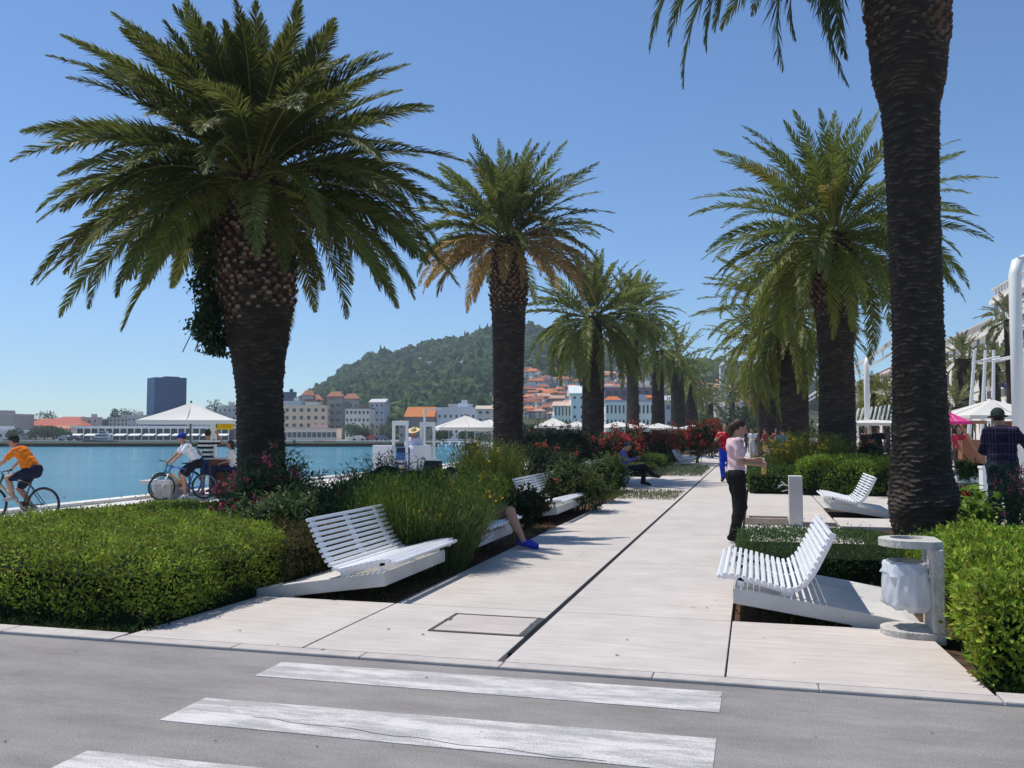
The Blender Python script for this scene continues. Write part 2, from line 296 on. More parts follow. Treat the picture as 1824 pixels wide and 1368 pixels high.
# ---------------------------------------------------------------- palms
def frond(mb,c,L,e0,droop,az,nl,lf,rng,base,rachis,leafw=.028,fold=.35,twist=0,curl=1.5,side=0.0):
    m=14; s=np.linspace(0,1,m); e=e0-droop*s**curl
    az_=az+side*s**2; h=np.c_[np.cos(az_),np.sin(az_),0*s]; z=np.array([0,0,1.])
    T=np.cos(e)[:,None]*h+np.sin(e)[:,None]*z
    Pp=np.zeros((m,3)); Pp[1:]=np.cumsum((T[1:]+T[:-1])/2*L/(m-1),0); Pp=Pp+c
    Sd=np.c_[-np.sin(az_),np.cos(az_),0*s]; U=np.cross(T,Sd); U=-U*np.sign(U[:,2:3]*0+1); 
    U=np.cross(Sd,T)*-1; U=np.where((np.cross(T,Sd)@z>0)[:,None],np.cross(T,Sd),U)
    U=nrm(np.cross(T,Sd))  # up-ish normal
    ct,st=math.cos(twist),math.sin(twist); Sd,U=Sd*ct+U*st,U*ct-Sd*st
    ts=np.linspace(.13,.995,nl)+rng.normal(0,.3/nl,nl); ts=ts.clip(.1,1)
    def itp(A): return np.stack([np.interp(ts,s,A[:,i]) for i in range(3)],1)
    p,t,sd,u=itp(Pp),nrm(itp(T)),nrm(itp(Sd)),nrm(itp(U))
    ll=lf*(np.sin(np.clip((ts-.05)/.95,0,1)*PI)**.55*.75+.30*(1-ts))*np.where(ts<.22,.55,1)
    ang=np.interp(ts,[0,.3,1],[1.0,.88,.42])
    for sg in(-1,1):
        f=fold+rng.normal(0,.22,nl)
        a=ang+rng.normal(0,.07,nl)
        D=t*np.cos(a)[:,None]+(sd*sg*np.cos(f)[:,None]+u*np.sin(f)[:,None])*np.sin(a)[:,None]; D=nrm(D)
        l=ll*rng.uniform(.85,1.08,nl); grav=np.array([0,0,-1.])
        B=nrm(np.cross(D,t)); B=nrm(np.cross(D,B)); 
        roll=rng.normal(.2,.35,nl)[:,None]; W=nrm(B*np.cos(roll)+np.cross(D,B)*np.sin(roll))
        w=leafw*(.6+.4*np.sin(ts*PI))[:,None]
        mid=p+D*(l*.55)[:,None]+grav*(l*.04)[:,None]; tip=p+D*l[:,None]+grav*(l*rng.uniform(.08,.26,nl))[:,None]
        V=np.stack([p-W*w*.35,p+W*w*.35,mid+W*w*.5,mid-W*w*.5,tip],1).reshape(-1,3)
        i=np.arange(nl)*5; Q=np.stack([i,i+1,i+2,i+3],1); Tt=np.stack([i+3,i+2,i+4],1)
        C=np.repeat((base*(1+rng.normal(0,.16,(nl,1)))).clip(.003,.9),5,0)
        n0=mb.n; mb.add(V,Q,C); mb.F[3].append(Tt+n0)
    # rachis
    r=np.interp(s,[0,.15,1],[.045,.024,.004])*(L/3.4)
    V=np.concatenate([Pp+Sd*r[:,None],Pp-Sd*r[:,None],Pp-U*(r*1.1)[:,None]+0*U]).reshape(3,m,3)
    n0=mb.n; idx=np.arange(m-1); F=[]
    for k in range(3):
        a=k*m;b=((k+1)%3)*m; F.append(np.stack([a+idx,b+idx,b+idx+1,a+idx+1],1))
    mb.add(V.reshape(-1,3),np.concatenate(F),rachis)
def trunk(name,prof,parent,rng,nth=72,dz=.012,row=.075,cols_n=15,amp=.03,base=(.050,.038,.028),lip=(.16,.125,.095),lean=(0,0),knob=None):
    z0,z1=prof[0][0],prof[-1][0]; nz=int((z1-z0)/dz); z=np.linspace(z0,z1,nz); th=np.linspace(0,2*PI,nth,endpoint=False)
    Rz=np.interp(z,[p[0] for p in prof],[p[1] for p in prof]); k=np.ones(9)/9; Rz=np.convolve(np.pad(Rz,4,'edge'),k,'valid')
    Z,T=np.meshgrid(z,th,indexing='ij')
    wob=.35*np.sin(T*3+Z*1.7)+.25*np.sin(T*7-Z*4)+.2*np.sin(T*2-Z*9)
    q=Z/row+wob*.8; rw=np.floor(q); f=q-rw; par=(rw%2)*.5
    cc=T*cols_n/(2*PI)+par; cf=np.abs((cc%1)-.5)*2      # 0 at scar centre .. 1 at edge
    hsh=np.abs(np.sin(rw*12.99+np.floor(cc)*78.2)*43758.5)%1
    a=np.interp(z,[p[0] for p in prof],[p[2] if len(p)>2 else 1 for p in prof])[:,None]
    d=amp*a*((1-f)**1.2*(1-.55*cf**2)*(.45+.9*hsh))+.006*np.sin(T*23+Z*40)*np.sin(Z*91)
    Rr=Rz[:,None]*(1+.03*np.sin(2*T+Z*.8)+.02*np.sin(5*T-Z*1.3))+d
    if knob:
        for kz,kt,kr,ka in knob: Rr=Rr+ka*np.exp(-((Z-kz)/kr)**2-((np.angle(np.exp(1j*(T-kt))))/(kr/.4))**2)
    lx=lean[0]*((Z-z0)/(z1-z0))**1.4; ly=lean[1]*((Z-z0)/(z1-z0))**1.4
    V=np.stack([Rr*np.cos(T)+lx,Rr*np.sin(T)+ly,Z],-1).reshape(-1,3)
    i,j=np.meshgrid(np.arange(nz-1),np.arange(nth),indexing='ij'); j2=(j+1)%nth
    F=np.stack([i*nth+j,i*nth+j2,(i+1)*nth+j2,(i+1)*nth+j],-1).reshape(-1,4)
    m_=np.clip(((1-f)-.62)*3.2,0,1)*np.clip(1.15-cf,0,1)*hsh*np.clip(hsh*1.8-.5,0,1)
    Cc=np.array(base)*(1+.5*(hsh[...,None]-.5))*(1-m_[...,None])+np.array(lip)*m_[...,None]
    mb=MB(); mb.add(V,F,Cc.reshape(-1,3)); return mb.build(name,M['bark'],parent,smooth=True)
def boots(parent,z0,z1,rf,rng,lf=None,n=18,row=.10,size=.11,lean=(0,0,0,1),base=(.11,.06,.038),cut=(.33,.22,.16),out=.13,rough=.25):
    """cut petiole stubs in spiral rows; rf(z) radius"""
    mb=MB(); z=z0; r=0
    while z<z1:
        R_=rf(z)
        for k in range(n):
            a=2*PI*(k+.5*(r%2))/n+rng.normal(0,.03); zz_=z+rng.normal(0,.012); w=size*rng.uniform(.75,1.1); hh=w*.5; o=out*rng.uniform(.5,1.25)*min(1,(z-z0)/.6+.22)
            rd=np.array([math.cos(a),math.sin(a),0]); sd=np.array([-math.sin(a),math.cos(a),0]); up=np.array([0,0,1.])
            c=rd*(R_-.03)+up*zz_+(np.array([*lf(z),0]) if lf else 0); d=rd*o+up*o*rng.uniform(.45,1.0)
            b=[c-sd*w*.62-up*hh,c+sd*w*.62-up*hh,c+sd*w*.55+up*hh,c-sd*w*.55+up*hh]
            e=[c+d-sd*w*.42-up*hh*.35,c+d+sd*w*.42-up*hh*.35,c+d+sd*w*.30+up*hh*.55,c+d-sd*w*.30+up*hh*.55]
            bb=np.array(base)*rng.uniform(.5,1.5); g=np.array(cut)*rng.uniform(.45,1.2)
            mb.add(b+e,[(0,1,5,4),(1,2,6,5),(2,3,7,6),(3,0,4,7)],np.array([bb]*4+[bb*1.3]*4)); mb.add(e,[(0,1,2,3)],g)
        z+=row*rng.uniform(.92,1.08); r+=1
    ob=mb.build('leaf_bases',M['bark'],parent); return ob
def palm(label,X,Y,prof,zc,L,nf,nl,lf,green=(.050,.072,.024),tip=(.10,.12,.03),rach=(.20,.20,.06),dry=0,dryc=(.42,.22,.06),seed=1,top=86,low=-38,extra=(),lprof=(.70,.85,1,1,1),leafw=.028,nth=72,dz=.012,lean=(0,0),bootz=None,group='date palms lining the promenade',z=-.04,droop0=.35,droop1=1.25,knob=None,lip=(.16,.125,.095),base=(.050,.038,.028),row=.075,boot=None,yellow=0,rh=.22,azs=None,amp=.03,cat='palm tree',cr=0):
    rng=np.random.default_rng(seed); rt=root('palm_tree',(X,Y,z),label=label,cat=cat,group=group)
    trunk('trunk',prof,rt,rng,nth,dz,row=row,lean=lean,knob=knob,lip=lip,base=base,amp=amp)
    mb=MB(); db=MB(); ga=PI*(3-5**.5); a0=rng.uniform(0,6)
    for i in range(nf):
        t=(i+.5)/nf; e0=rad(top-(top-low)*t**.85+rng.normal(0,5)); az=a0+i*ga+rng.normal(0,.12)
        if azs and rng.random()<.0: pass
        ln=L*np.interp(t,[0,.12,.3,.6,1],lprof)*rng.uniform(.80,1.06)
        dr=np.interp(t,[0,.35,.75,1],[droop0*.55,droop0*1.6,droop1,droop1*.8])*rng.uniform(.75,1.25)
        zc_=zc+.28*(1-t)*1.3-.25*t; c=np.array([lean[0]+rh*math.cos(az)*min(1,t*2+.15),lean[1]+rh*math.sin(az)*min(1,t*2+.15),zc_])
        g=np.array(green)*(1.38-t*.2)*np.array([1.08,1.0,.85])+np.array(tip)*max(0,(t-.45))*1.0; g=g*rng.uniform(.72,1.3)
        if rng.random()<yellow: g=np.array([.20,.17,.03])*rng.uniform(.7,1.2)
        isdry=t>1-dry and rng.random()<.85
        if isdry: g=np.array(dryc)*rng.uniform(.6,1.25)
        frond(db if isdry else mb,c,ln,e0,dr,az,nl,lf,rng,g,np.array(rach)*(1.3 if not isdry else 1.4),leafw,fold=rng.uniform(.1,.5),twist=rng.normal(0,.4),side=rng.normal(0,.25))
    for (tx,ty,tz,dr) in extra:
        c0=np.array([lean[0],lean[1],zc]); v=np.array([tx-X,ty-Y,tz-z])-c0; az=math.atan2(v[1],v[0]); hd=math.hypot(v[0],v[1]); want=math.atan2(v[2],hd); s_=np.linspace(0,1,40); best=min(((abs(math.atan2(np.sin(e-dr*s_**1.5).mean(),np.cos(e-dr*s_**1.5).mean())-want)),e) for e in np.linspace(-1.2,1.5,200)); e0=math.degrees(best[1]); ln=np.linalg.norm(v)/math.hypot(np.sin(best[1]-dr*s_**1.5).mean(),np.cos(best[1]-dr*s_**1.5).mean())
        frond(mb,np.array([lean[0]+rh*math.cos(az),lean[1]+rh*math.sin(az),zc]),ln,rad(e0),dr,az,nl,lf,rng,np.array(green)*1.4,np.array(rach),leafw,fold=.2)
    mb.build('crown',M['frond'],rt)
    if db.n: db.build('dry_fronds',M['frond'],rt)
    if bootz:
        b0,b1,nb,rw,sz=bootz; zs=[p[0] for p in prof]; rs=[p[1] for p in prof]
        boots(rt,b0,b1,lambda q:float(np.interp(q,zs,rs)),rng,lambda q:(lean[0]*((q-zs[0])/(zs[-1]-zs[0]))**1.4,lean[1]*((q-zs[0])/(zs[-1]-zs[0]))**1.4),nb,rw,sz,**(boot or {}))
    return rt
# ---------------------------------------------------------------- implicit-surface figures
def sdf_mesh(prims,res,planes=(),wr=None):
    lo=np.min([p['lo'] for p in prims],0)-.05; hi=np.max([p['hi'] for p in prims],0)+.05
    n=np.ceil((hi-lo)/res).astype(int)+1; D=np.full(n,.2,np.float32)
    ax=[lo[i]+np.arange(n[i])*res for i in range(3)]
    for p in prims:
        k=p['k']; i0=np.maximum(((p['lo']-k-res-lo)/res).astype(int),0); i1=np.minimum(((p['hi']+k+res-lo)/res).astype(int)+2,n)
        if (i1<=i0).any(): continue
        X,Y,Z=np.meshgrid(ax[0][i0[0]:i1[0]],ax[1][i0[1]:i1[1]],ax[2][i0[2]:i1[2]],indexing='ij')
        Q=np.stack([X,Y,Z],-1); d=p['f'](Q); sl=tuple(slice(a,b) for a,b in zip(i0,i1)); a=D[sl]
        h=np.maximum(k-np.abs(a-d),0)/k if k>0 else 0
        if p.get('sub'): D[sl]=np.maximum(a,-d)
        else: D[sl]=np.minimum(a,d)-(h*h*k*.25 if k>0 else 0)
    if planes or wr is not None:
        X,Y,Z=np.meshgrid(*ax,indexing='ij')
        if wr is not None: D=D+wr(X,Y,Z)
        for (pp,nn) in planes: D=np.maximum(D,(X-pp[0])*nn[0]+(Y-pp[1])*nn[1]+(Z-pp[2])*nn[2])
    # surface nets
    s=D<0; c=np.zeros(np.array(D.shape)-1,int); acc=np.zeros(tuple(np.array(D.shape)-1)+(3,)); cnt=np.zeros(np.array(D.shape)-1)
    corner=[(i,j,k) for i in(0,1) for j in(0,1) for k in(0,1)]
    def sub(A,o): return A[o[0]:A.shape[0]-1+o[0],o[1]:A.shape[1]-1+o[1],o[2]:A.shape[2]-1+o[2]]
    for a in corner:
        for axx in range(3):
            if a[axx]: continue
            b=list(a); b[axx]=1; da,dbb=sub(D,a),sub(D,b); m=(da<0)!=(dbb<0)
            t=np.where(m,da/np.where(m,da-dbb,1),0); cnt+=m
            for q in range(3): acc[...,q]+=m*(a[q]+(t if q==axx else 0))
    act=cnt>0; idx=np.full(act.shape,-1); idx[act]=np.arange(act.sum())
    gi=np.argwhere(act); V=lo+(gi+acc[act]/cnt[act][:,None])*res; F=[]
    for axx in range(3):
        o1,o2=[(1,2),(2,0),(0,1)][axx]; A=np.take(s,range(0,D.shape[axx]-1),axx); B=np.take(s,range(1,D.shape[axx]),axx); m=A!=B
        e=np.argwhere(m); e=e[(e[:,o1]>0)&(e[:,o2]>0)&(e[:,o1]<D.shape[o1]-1)&(e[:,o2]<D.shape[o2]-1)]
        if not len(e): continue
        def cell(d1,d2):
            q=e.copy(); q[:,o1]-=d1; q[:,o2]-=d2; return idx[q[:,0],q[:,1],q[:,2]]
        f=np.stack([cell(1,1),cell(0,1),cell(0,0),cell(1,0)],1); inside=A[e[:,0],e[:,1],e[:,2]]
        f[~inside]=f[~inside][:,::-1]; F.append(f)
    return V,np.concatenate(F)
def cone(a,b,ra,rb,k=.02,flat=None,sub=False):
    a=np.array(a,float);b=np.array(b,float); ab=b-a; L2=max(1e-9,float(ab@ab))
    fl=None if flat is None else (nrm(np.array(flat[0],float)),flat[1])
    def f(Q):
        p=Q-a
        if fl: p=p+(fl[1]-1)*(p@fl[0])[...,None]*fl[0]
        t=np.clip((p@ab)/L2,0,1); return np.linalg.norm(p-t[...,None]*ab,axis=-1)-(ra+(rb-ra)*t)
    r=max(ra,rb); return dict(f=f,lo=np.minimum(a,b)-r,hi=np.maximum(a,b)+r,k=k,sub=sub)
def ell(c,r,k=.02,rot=None,sub=False):
    c=np.array(c,float); r=np.array(r,float); Rm=np.eye(3) if rot is None else np.array(rot)
    def f(Q):
        p=(Q-c)@Rm; q=p/r; l=np.linalg.norm(q,axis=-1); l2=np.linalg.norm(q/r,axis=-1)+1e-9; return l*(l-1)/l2
    m=r.max(); return dict(f=f,lo=c-m,hi=c+m,k=k,sub=sub)
def infl(prims,e):
    out=[]
    for p in prims:
        g=dict(p); f0=p['f']; g['f']=(lambda Q,f0=f0:f0(Q)-e); g['lo']=p['lo']-e; g['hi']=p['hi']+e; out.append(g)
    return out
JS=dict(pelvis=(0,0,.94),waist=(0,0,1.07),chest=(0,0,1.28),neck=(0,-.01,1.43),head=(0,.015,1.585),
  shL=(-.17,0,1.385),elL=(-.215,-.02,1.11),wrL=(-.215,.04,.87),shR=(.17,0,1.385),elR=(.215,-.02,1.11),wrR=(.215,.04,.87),
  hpL=(-.085,0,.91),knL=(-.10,.01,.49),anL=(-.105,-.02,.08),toL=(-.12,.15,.03),hpR=(.085,0,.91),knR=(.10,.01,.49),anR=(.105,-.02,.08),toR=(.12,.15,.03),look=(0,1,0),faceup=(0,0,1))
def person(label,loc,rz,H=1.72,J=None,top=('shirt',(.8,.8,.8),'short'),bottom=('shorts',(.02,.02,.05)),hairc=(.03,.02,.015),hair='short',hat=None,shoe=(.7,.7,.7),fat=1.0,res=.011,group=None,fem=False,hands=True,skin=None,curl=.5,extra=None,shirt_mat=None,shoulder=1.0,tuck=0,pos=None):
    j={k:np.array(v,float) for k,v in JS.items()}
    if J: j.update({k:np.array(v,float) for k,v in J.items()})
    s=H/1.70; rt=root('person',loc,rz,label=label,cat='person',group=group); 
    for k in j:
        if k not in('look','faceup'): j[k]=j[k]*s
    spine=nrm(j['chest']-j['pelvis']); across=nrm(j['shR']-j['shL']); front=nrm(np.cross(spine,across))*-1
    if front@np.array([0,1,.2])<0 and abs(spine[2])>.3: front=-front
    f=fat; hipc=nrm(j['hpR']-j['hpL'])
    tors=[cone(j['pelvis'],j['waist'],.135*s*f*(1.08 if fem else 1),.118*s*f*(.93 if fem else 1),.05,flat=(front,1.3)),
          cone(j['waist'],j['chest'],.118*s*f*(.93 if fem else 1),.145*s*f,.05,flat=(front,1.35)),
          cone(j['shL']*.86+j['shR']*.14-spine*.02*s,j['shR']*.86+j['shL']*.14-spine*.02*s,.068*s*shoulder,.068*s*shoulder,.05)]
    if fem: tors+=[ell(j['chest']+front*.085*s+across*.06*s*q-spine*.03*s,(.06*s,.055*s,.06*s),.03) for q in(-1,1)]
    if f>1.08: tors.append(ell(j['waist']+front*.05*s,(.14*s,.12*s,.15*s),.05))
    but=[ell(j['pelvis']-front*.05*s+hipc*.06*s*q-spine*.03*s,(.085*s,.085*s,.09*s),.03) for q in(-1,1)]
    neck=[cone(j['chest']+spine*.10*s,j['head']-nrm(j['head']-j['neck'])*.05*s,.06*s,.05*s,.03)]
    lk=nrm(j['look']); up=nrm(j['faceup']-lk*(j['faceup']@lk)); sd=np.cross(lk,up); Rm=np.stack([sd,lk,up],1); hc=j['head']
    hd=[ell(hc+up*.02*s,(.074*s,.092*s,.10*s),.02,Rm),ell(hc+lk*.032*s-up*.055*s,(.052*s,.055*s,.058*s),.025,Rm),
        cone(hc+lk*.088*s+up*.005*s,hc+lk*.112*s-up*.028*s,.009*s,.015*s,.012),ell(hc+lk*.084*s-up*.062*s,(.026*s,.014*s,.010*s),.008,Rm),
        ell(hc+lk*.080*s+up*.03*s,(.05*s,.016*s,.010*s),.012,Rm)]+[ell(hc+sd*.076*s*q-lk*.004*s-up*.004*s,(.008*s,.022*s,.032*s),.006,Rm) for q in(-1,1)]
    body=tors+but+neck+hd; arms={};legs={}
    for q in 'LR':
        sh,e,w=j['sh'+q],j['el'+q],j['wr'+q]
        arms[q]=[cone(sh,e,.052*s*(1 if not fem else .86),.038*s*(.88 if fem else 1),.03),ell(sh,(.058*s,.058*s,.058*s),.03)]
        fore=[cone(e,w,.040*s*(.88 if fem else 1),.025*s,.02)]
        if hands:
            d=nrm(w-e) if 'hd'+q not in j else nrm(j['hd'+q]/s); nn=nrm(np.cross(d,[1,0,0.3])) if 'pn'+q not in j else nrm(j['pn'+q]/s)
            sx=nrm(np.cross(d,nn)); sgn=1 if q=='L' else -1
            p0=w+d*.015*s; p1=w+d*.085*s; fore.append(cone(p0,p1,.028*s,.034*s,.012,flat=(nn,2.0)))
            for i,(off,ln) in enumerate([(-.027,.068),(-.009,.078),(.009,.073),(.026,.058)]):
                k0=p1+sx*off*s; c=curl*(1+.12*i); a1=d*math.cos(c)+nn*math.sin(c); a2=d*math.cos(c*2.3)+nn*math.sin(c*2.3)
                k1=k0+a1*ln*.5*s; k2=k1+a2*ln*.5*s; fore+= [cone(k0-d*.01*s,k1,.0095*s,.0085*s,.004),cone(k1,k2,.0085*s,.007*s,.004)]
            tb=w+d*.03*s+sx*sgn*.026*s; td=nrm(d*.7+sx*sgn*.65+nn*.35); t1=tb+td*.035*s; fore+=[cone(tb,t1,.012*s,.010*s,.006),cone(t1,t1+nrm(td+nn*.5+d*.4)*.028*s,.010*s,.008*s,.004)]
        body+=arms[q]+fore
        h,k,a,t=j['hp'+q],j['kn'+q],j['an'+q],j['to'+q]
        calf=(k+a)/2+ (k-a)*.18; back=nrm(np.cross(nrm(k-a),hipc)); back=back*(-1 if back@nrm(t-a)>0 else 1)
        legs[q]=[cone(h,k,.088*s*(f*.5+.5),.056*s,.04)]; shin=[cone(k,a,.054*s,.036*s,.02),cone(k*.8+a*.2+back*.018*s,k*.45+a*.55+back*.018*s,.046*s,.040*s,.03)]
        foot=[cone(a-nrm(t-a)*.03*s-np.array([0,0,.01]),t,.036*s,.030*s,.02)]
        body+=legs[q]+shin+foot; legs[q+'s']=shin; legs[q+'f']=foot
    def mk(name,prims,mt,col,rs=res,planes=(),wr=None,par=None):
        V,F=sdf_mesh(prims,rs,planes,wr); mb=MB(); mb.add(V,F,col if not callable(col) else col(V)); return mb.build(name,mt,par or rt,smooth=True)
    mk('body',body,skin or M['skin'],(1,1,1),min(res,.009) if hands else res)
    wr=lambda X,Y,Z:(.007*np.sin(X*30+Z*22+2*np.sin(Y*9))*np.sin(Z*27-Y*25)+.004*np.sin(Y*50+Z*37)).astype(np.float32)
    kind,tc,sl=top; T=infl(tors,.012*s); T.append(cone(j['pelvis']+spine*.02*s,j['waist'],.148*s*f,.135*s*f,.04,flat=(front,1.3)))
    for q in 'LR':
        sh,e,w=j['sh'+q],j['el'+q],j['wr'+q]
        if sl=='short': T+=[cone(sh,sh+(e-sh)*.62,.066*s,.062*s,.03)]
        elif sl=='long': T+=[cone(sh,e,.066*s,.052*s,.03),cone(e,w-(w-e)*.06,.052*s,.040*s,.03)]
        elif sl=='none': T+=[ell(sh,(.06*s,)*3,.02)]
    hem=j['pelvis']-spine*(.055*s if not tuck else -.02*s); nk=j['neck']+spine*.012*s
    mk(kind,T,M['cloth'],tc,res,planes=[(hem,-spine),(nk,nrm(spine*1+front*.35))],wr=wr)
    bk,bc=bottom[:2]; B=[cone(j['pelvis']-spine*.03*s,j['pelvis']+spine*.075*s,.146*s*f,.136*s*f,.05,flat=(front,1.3))]+infl(but,.012*s)
    for q in 'LR':
        h,k,a=j['hp'+q],j['kn'+q],j['an'+q]
        if bk=='shorts': B+=[cone(h,h+(k-h)*.80,.105*s*(f*.5+.5),.084*s,.04)]
        else: B+=[cone(h,k,.105*s*(f*.5+.5),.076*s,.04),cone(k,a+(k-a)*.02,.079*s,.062*s,.04)]
    mk(bk,B,M['cloth'],bc,res,planes=[(j['pelvis']+spine*.085*s,spine)],wr=wr)
    for q in 'LR':
        a,t=j['an'+q],j['to'+q]; d=nrm(t-a); sole=np.array([0,0,-.012])
        V,F=sdf_mesh([cone(a-d*.045*s-np.array([0,0,.022]),a*.35+t*.65+np.array([0,0,.004]),.044*s,.042*s,.02),cone(a*.35+t*.65,t+d*.03*s,.042*s,.034*s,.02,)],.009)
        mb=MB(); mb.add(V,F,shoe); mb.build('shoe',M['cloth'],rt,smooth=True)
    H_=[]
    if hair in('short','tail','bob'):
        H_=[ell(hc+up*.035*s-lk*.012*s,(.082*s,.098*s,.098*s),.02,Rm)]
        if hair=='tail': H_+=[ell(hc-lk*.095*s+up*.0*s,(.04*s,.045*s,.05*s),.02,Rm),cone(hc-lk*.10*s-up*.03*s,hc-lk*.10*s-up*.17*s,.038*s,.018*s,.03)]
        if hair=='bob': H_+=[ell(hc-lk*.05*s-up*.06*s,(.085*s,.06*s,.10*s),.03,Rm),cone(hc-lk*.06*s-up*.06*s,hc-lk*.08*s-up*.22*s,.07*s,.04*s,.03)]
        pls=[(hc+lk*.045*s+up*.035*s,nrm(lk*1.0-up*.75)),(hc-up*(.30 if hair!='short' else .035)*s,-up)]
        mk('hair',H_,M['hair'],hairc,.010,planes=pls,wr=lambda X,Y,Z:(.003*np.sin(X*160+Z*30)*np.sin(Y*120)).astype(np.float32))
    if hat:
        hk,hcol=hat
        if hk=='cap': pr=[ell(hc+up*.055*s-lk*.005*s,(.086*s,.100*s,.080*s),.01,Rm)]; pls=[(hc+up*.045*s,-up)]; pr2=[cone(hc+up*.052*s+lk*.08*s,hc+up*.04*s+lk*.16*s,.055*s,.045*s,.01,flat=(up,7))]
        elif hk=='helmet': pr=[ell(hc+up*.05*s-lk*.012*s,(.095*s,.122*s,.098*s),.01,Rm)]; pls=[(hc+up*.035*s,-up)]; pr2=[cone(hc+up*.06*s+lk*.09*s,hc+up*.05*s+lk*.13*s,.05*s,.04*s,.01,flat=(up,7))]
        elif hk=='straw': pr=[ell(hc+up*.075*s,(.084*s,.098*s,.085*s),.01,Rm)]; pls=[(hc+up*.06*s,-up)]; pr2=[ell(hc+up*.065*s,(.185*s,.195*s,.012*s),.01,Rm)]
        else: pr=[ell(hc+up*.07*s,(.088*s,.102*s,.09*s),.01,Rm)]; pls=[(hc+up*.02*s,-up)]; pr2=[ell(hc+up*.03*s,(.13*s,.145*s,.012*s),.01,Rm)]
        V,F=sdf_mesh(pr,.009,pls); V2,F2=sdf_mesh(pr2,.006); mb=MB(); mb.add(V,F,hcol); h_=mb.build('helmet' if hk=='helmet' else 'hat',M['cloth'],rt,smooth=True)
        mb=MB(); mb.add(V2,F2,hcol); mb.build('brim',M['cloth'],h_,smooth=True)
    # eyes
    for q in(-1,1):
        mb=MB(); V,F=sdf_mesh([ell(hc+lk*.083*s+sd*.031*s*q+up*.012*s,(.013*s,.008*s,.007*s),.002,Rm)],.004); mb.add(V,F,(.03,.02,.015)); mb.build('eye',M['hair'],rt,smooth=True)
    return rt,j
HAZE=0.0004
# ================================================================ GROUND
QZ=-.27; QX=-16.1          # lower quay level and its edge
mb=MB(); mb.box((0,0,-.09),(400,11.2,.14)); road=mb.build('road',M['asph'],kind='structure')      # top z=-.02, y up to 5.6
mb=MB(); mb.prism([(-10.2,5.6),(60,5.6),(60,330),(-10.2,330)],-.9,-.05); mb.build('soil_bed',M['soil'],kind='structure')
mb=MB(); mb.prism([(QX,5.6),(-10.2,5.6),(-10.2,170),(QX,170)],-2.6,QZ); mb.prism([(-40,-60),(QX,-60),(QX,5.6),(-40,5.6)],-2.6,-.16); mb.build('quay',M['quay'],kind='structure')
mb=MB(); 
for i in range(60):
    y=5.8+i*2.5; mb.box((QX+.22,y+1.24,QZ+.03),(.44,2.47,.10),col=np.array([1,1,1])*R.uniform(.9,1.12))
mb.build('quay_edge',M['quay'],kind='structure',bevel=.01)
# kerb line along the road
mb=MB()
for k in range(36):
    for sg,x0 in ((-1,-4.53),(1,1.325)): mb.box((x0+sg*(.49+k*.98),5.71,-.062),(.972,.20,.13),col=np.array([1,1,1])*R.uniform(.92,1.08))
for k in range(6): mb.box((-4.52+.974*(k+.5),5.668,-.064),(.970,.124,.13),col=np.array([1.0,.985,.975])*R.uniform(.95,1.0))
mb.build('kerb',M['kerb'],kind='structure',bevel=.008)
# paving slabs: a long walk of two lanes, pads beside it
mb=MB()
def slab(x0,x1,y0,y1,g=.006,t=None):
    t=t if t is not None else R.uniform(.95,1.05); c=np.array([t,t*R.uniform(.985,1.0),t*R.uniform(.97,1.0)])
    mb.prism([(x0+g,y0+g),(x1-g,y0+g),(x1-g,y1-g),(x0+g,y1-g)],-.12,0,c)
ys=[5.735,7.42,10.4,13.4,16.4,20.1,23.1,27,31,35,39,44,50,56,62,70,78,86,95,105,115,125,140,160,190,230]
for a,b in zip(ys[:-1],ys[1:]):
    slab(-3.06,-1.643,a,b,t=R.uniform(.97,1.03)); slab(-1.607,-.19,a,b,t=R.uniform(.97,1.04))
mb.prism([(-4.51,5.74),(-3.07,5.74),(-3.07,7.42),(-4.40,7.42)],-.12,0,(1.0,.99,.985))
mb.prism([(-.184,5.74),(1.31,5.74),(1.22,7.42),(-.184,7.42)],-.12,0,(1.03,1.0,.98))
for a,b in ((20.3,22.9),(31.5,39)): pass
slab(-9,-3.08,23.3,30.3); slab(-9,-3.08,38.8,44); slab(-9,-3.08,55,60)      # cross walks on the left
slab(-.16,1.45,11.38,13.6); slab(-.16,1.3,13.6,15.18);
for a,b in ((15.85,17),(17.0,19.2),(19.2,23.4)): slab(-.16,1.3,a,b) 
for a,b in ((18.9,22.6),): slab(1.32,3.4,a,b)
slab(1.32,3.4,15.3,16.8); slab(3.42,4.6,15.3,24)
slab(-.16,3.4,33,38); slab(-.16,3.4,46,50)
pv=mb.build('promenade',M['pave'],kind='structure',bevel=.004)
mb=MB(); mb.prism([(4.62,5.9),(26,5.9),(26,240),(4.62,240)],-.2,-.02); 
mb.prism([(-3.05,230),(4.6,230),(4.6,320),(-3.05,320)],-.2,-.02); mb.build('plaza',M['pave'],kind='structure')
mb=MB(); mb.prism([(-10.4,5.9),(-8.35,5.9),(-8.35,11.4),(-9.0,12.4),(-9.0,170),(-10.4,170)],-.3,-.02); mb.build('path',M['pave'],kind='structure')
# drain slot between the two lanes: dark grating strip
mb=MB(); mb.box((-1.625,110,-.035),(.034,208,.05),col=(.08,.08,.08)); mb.build('drain_slot',M['rubber'],kind='structure')
# crossing
for (x0,x1,y0,y1) in ((-3.03,-.2,5.06,5.42),(-3.05,-.2,4.16,4.59),(-3.09,-.2,3.26,3.70)):
    mb=MB(); mb.prism([(x0,y0),(x1,y0),(x1,y1+.04),(x0,y1-.02)],-.02,-.0155); mb.build('crosswalk_stripe',M['paint'],kind='structure')
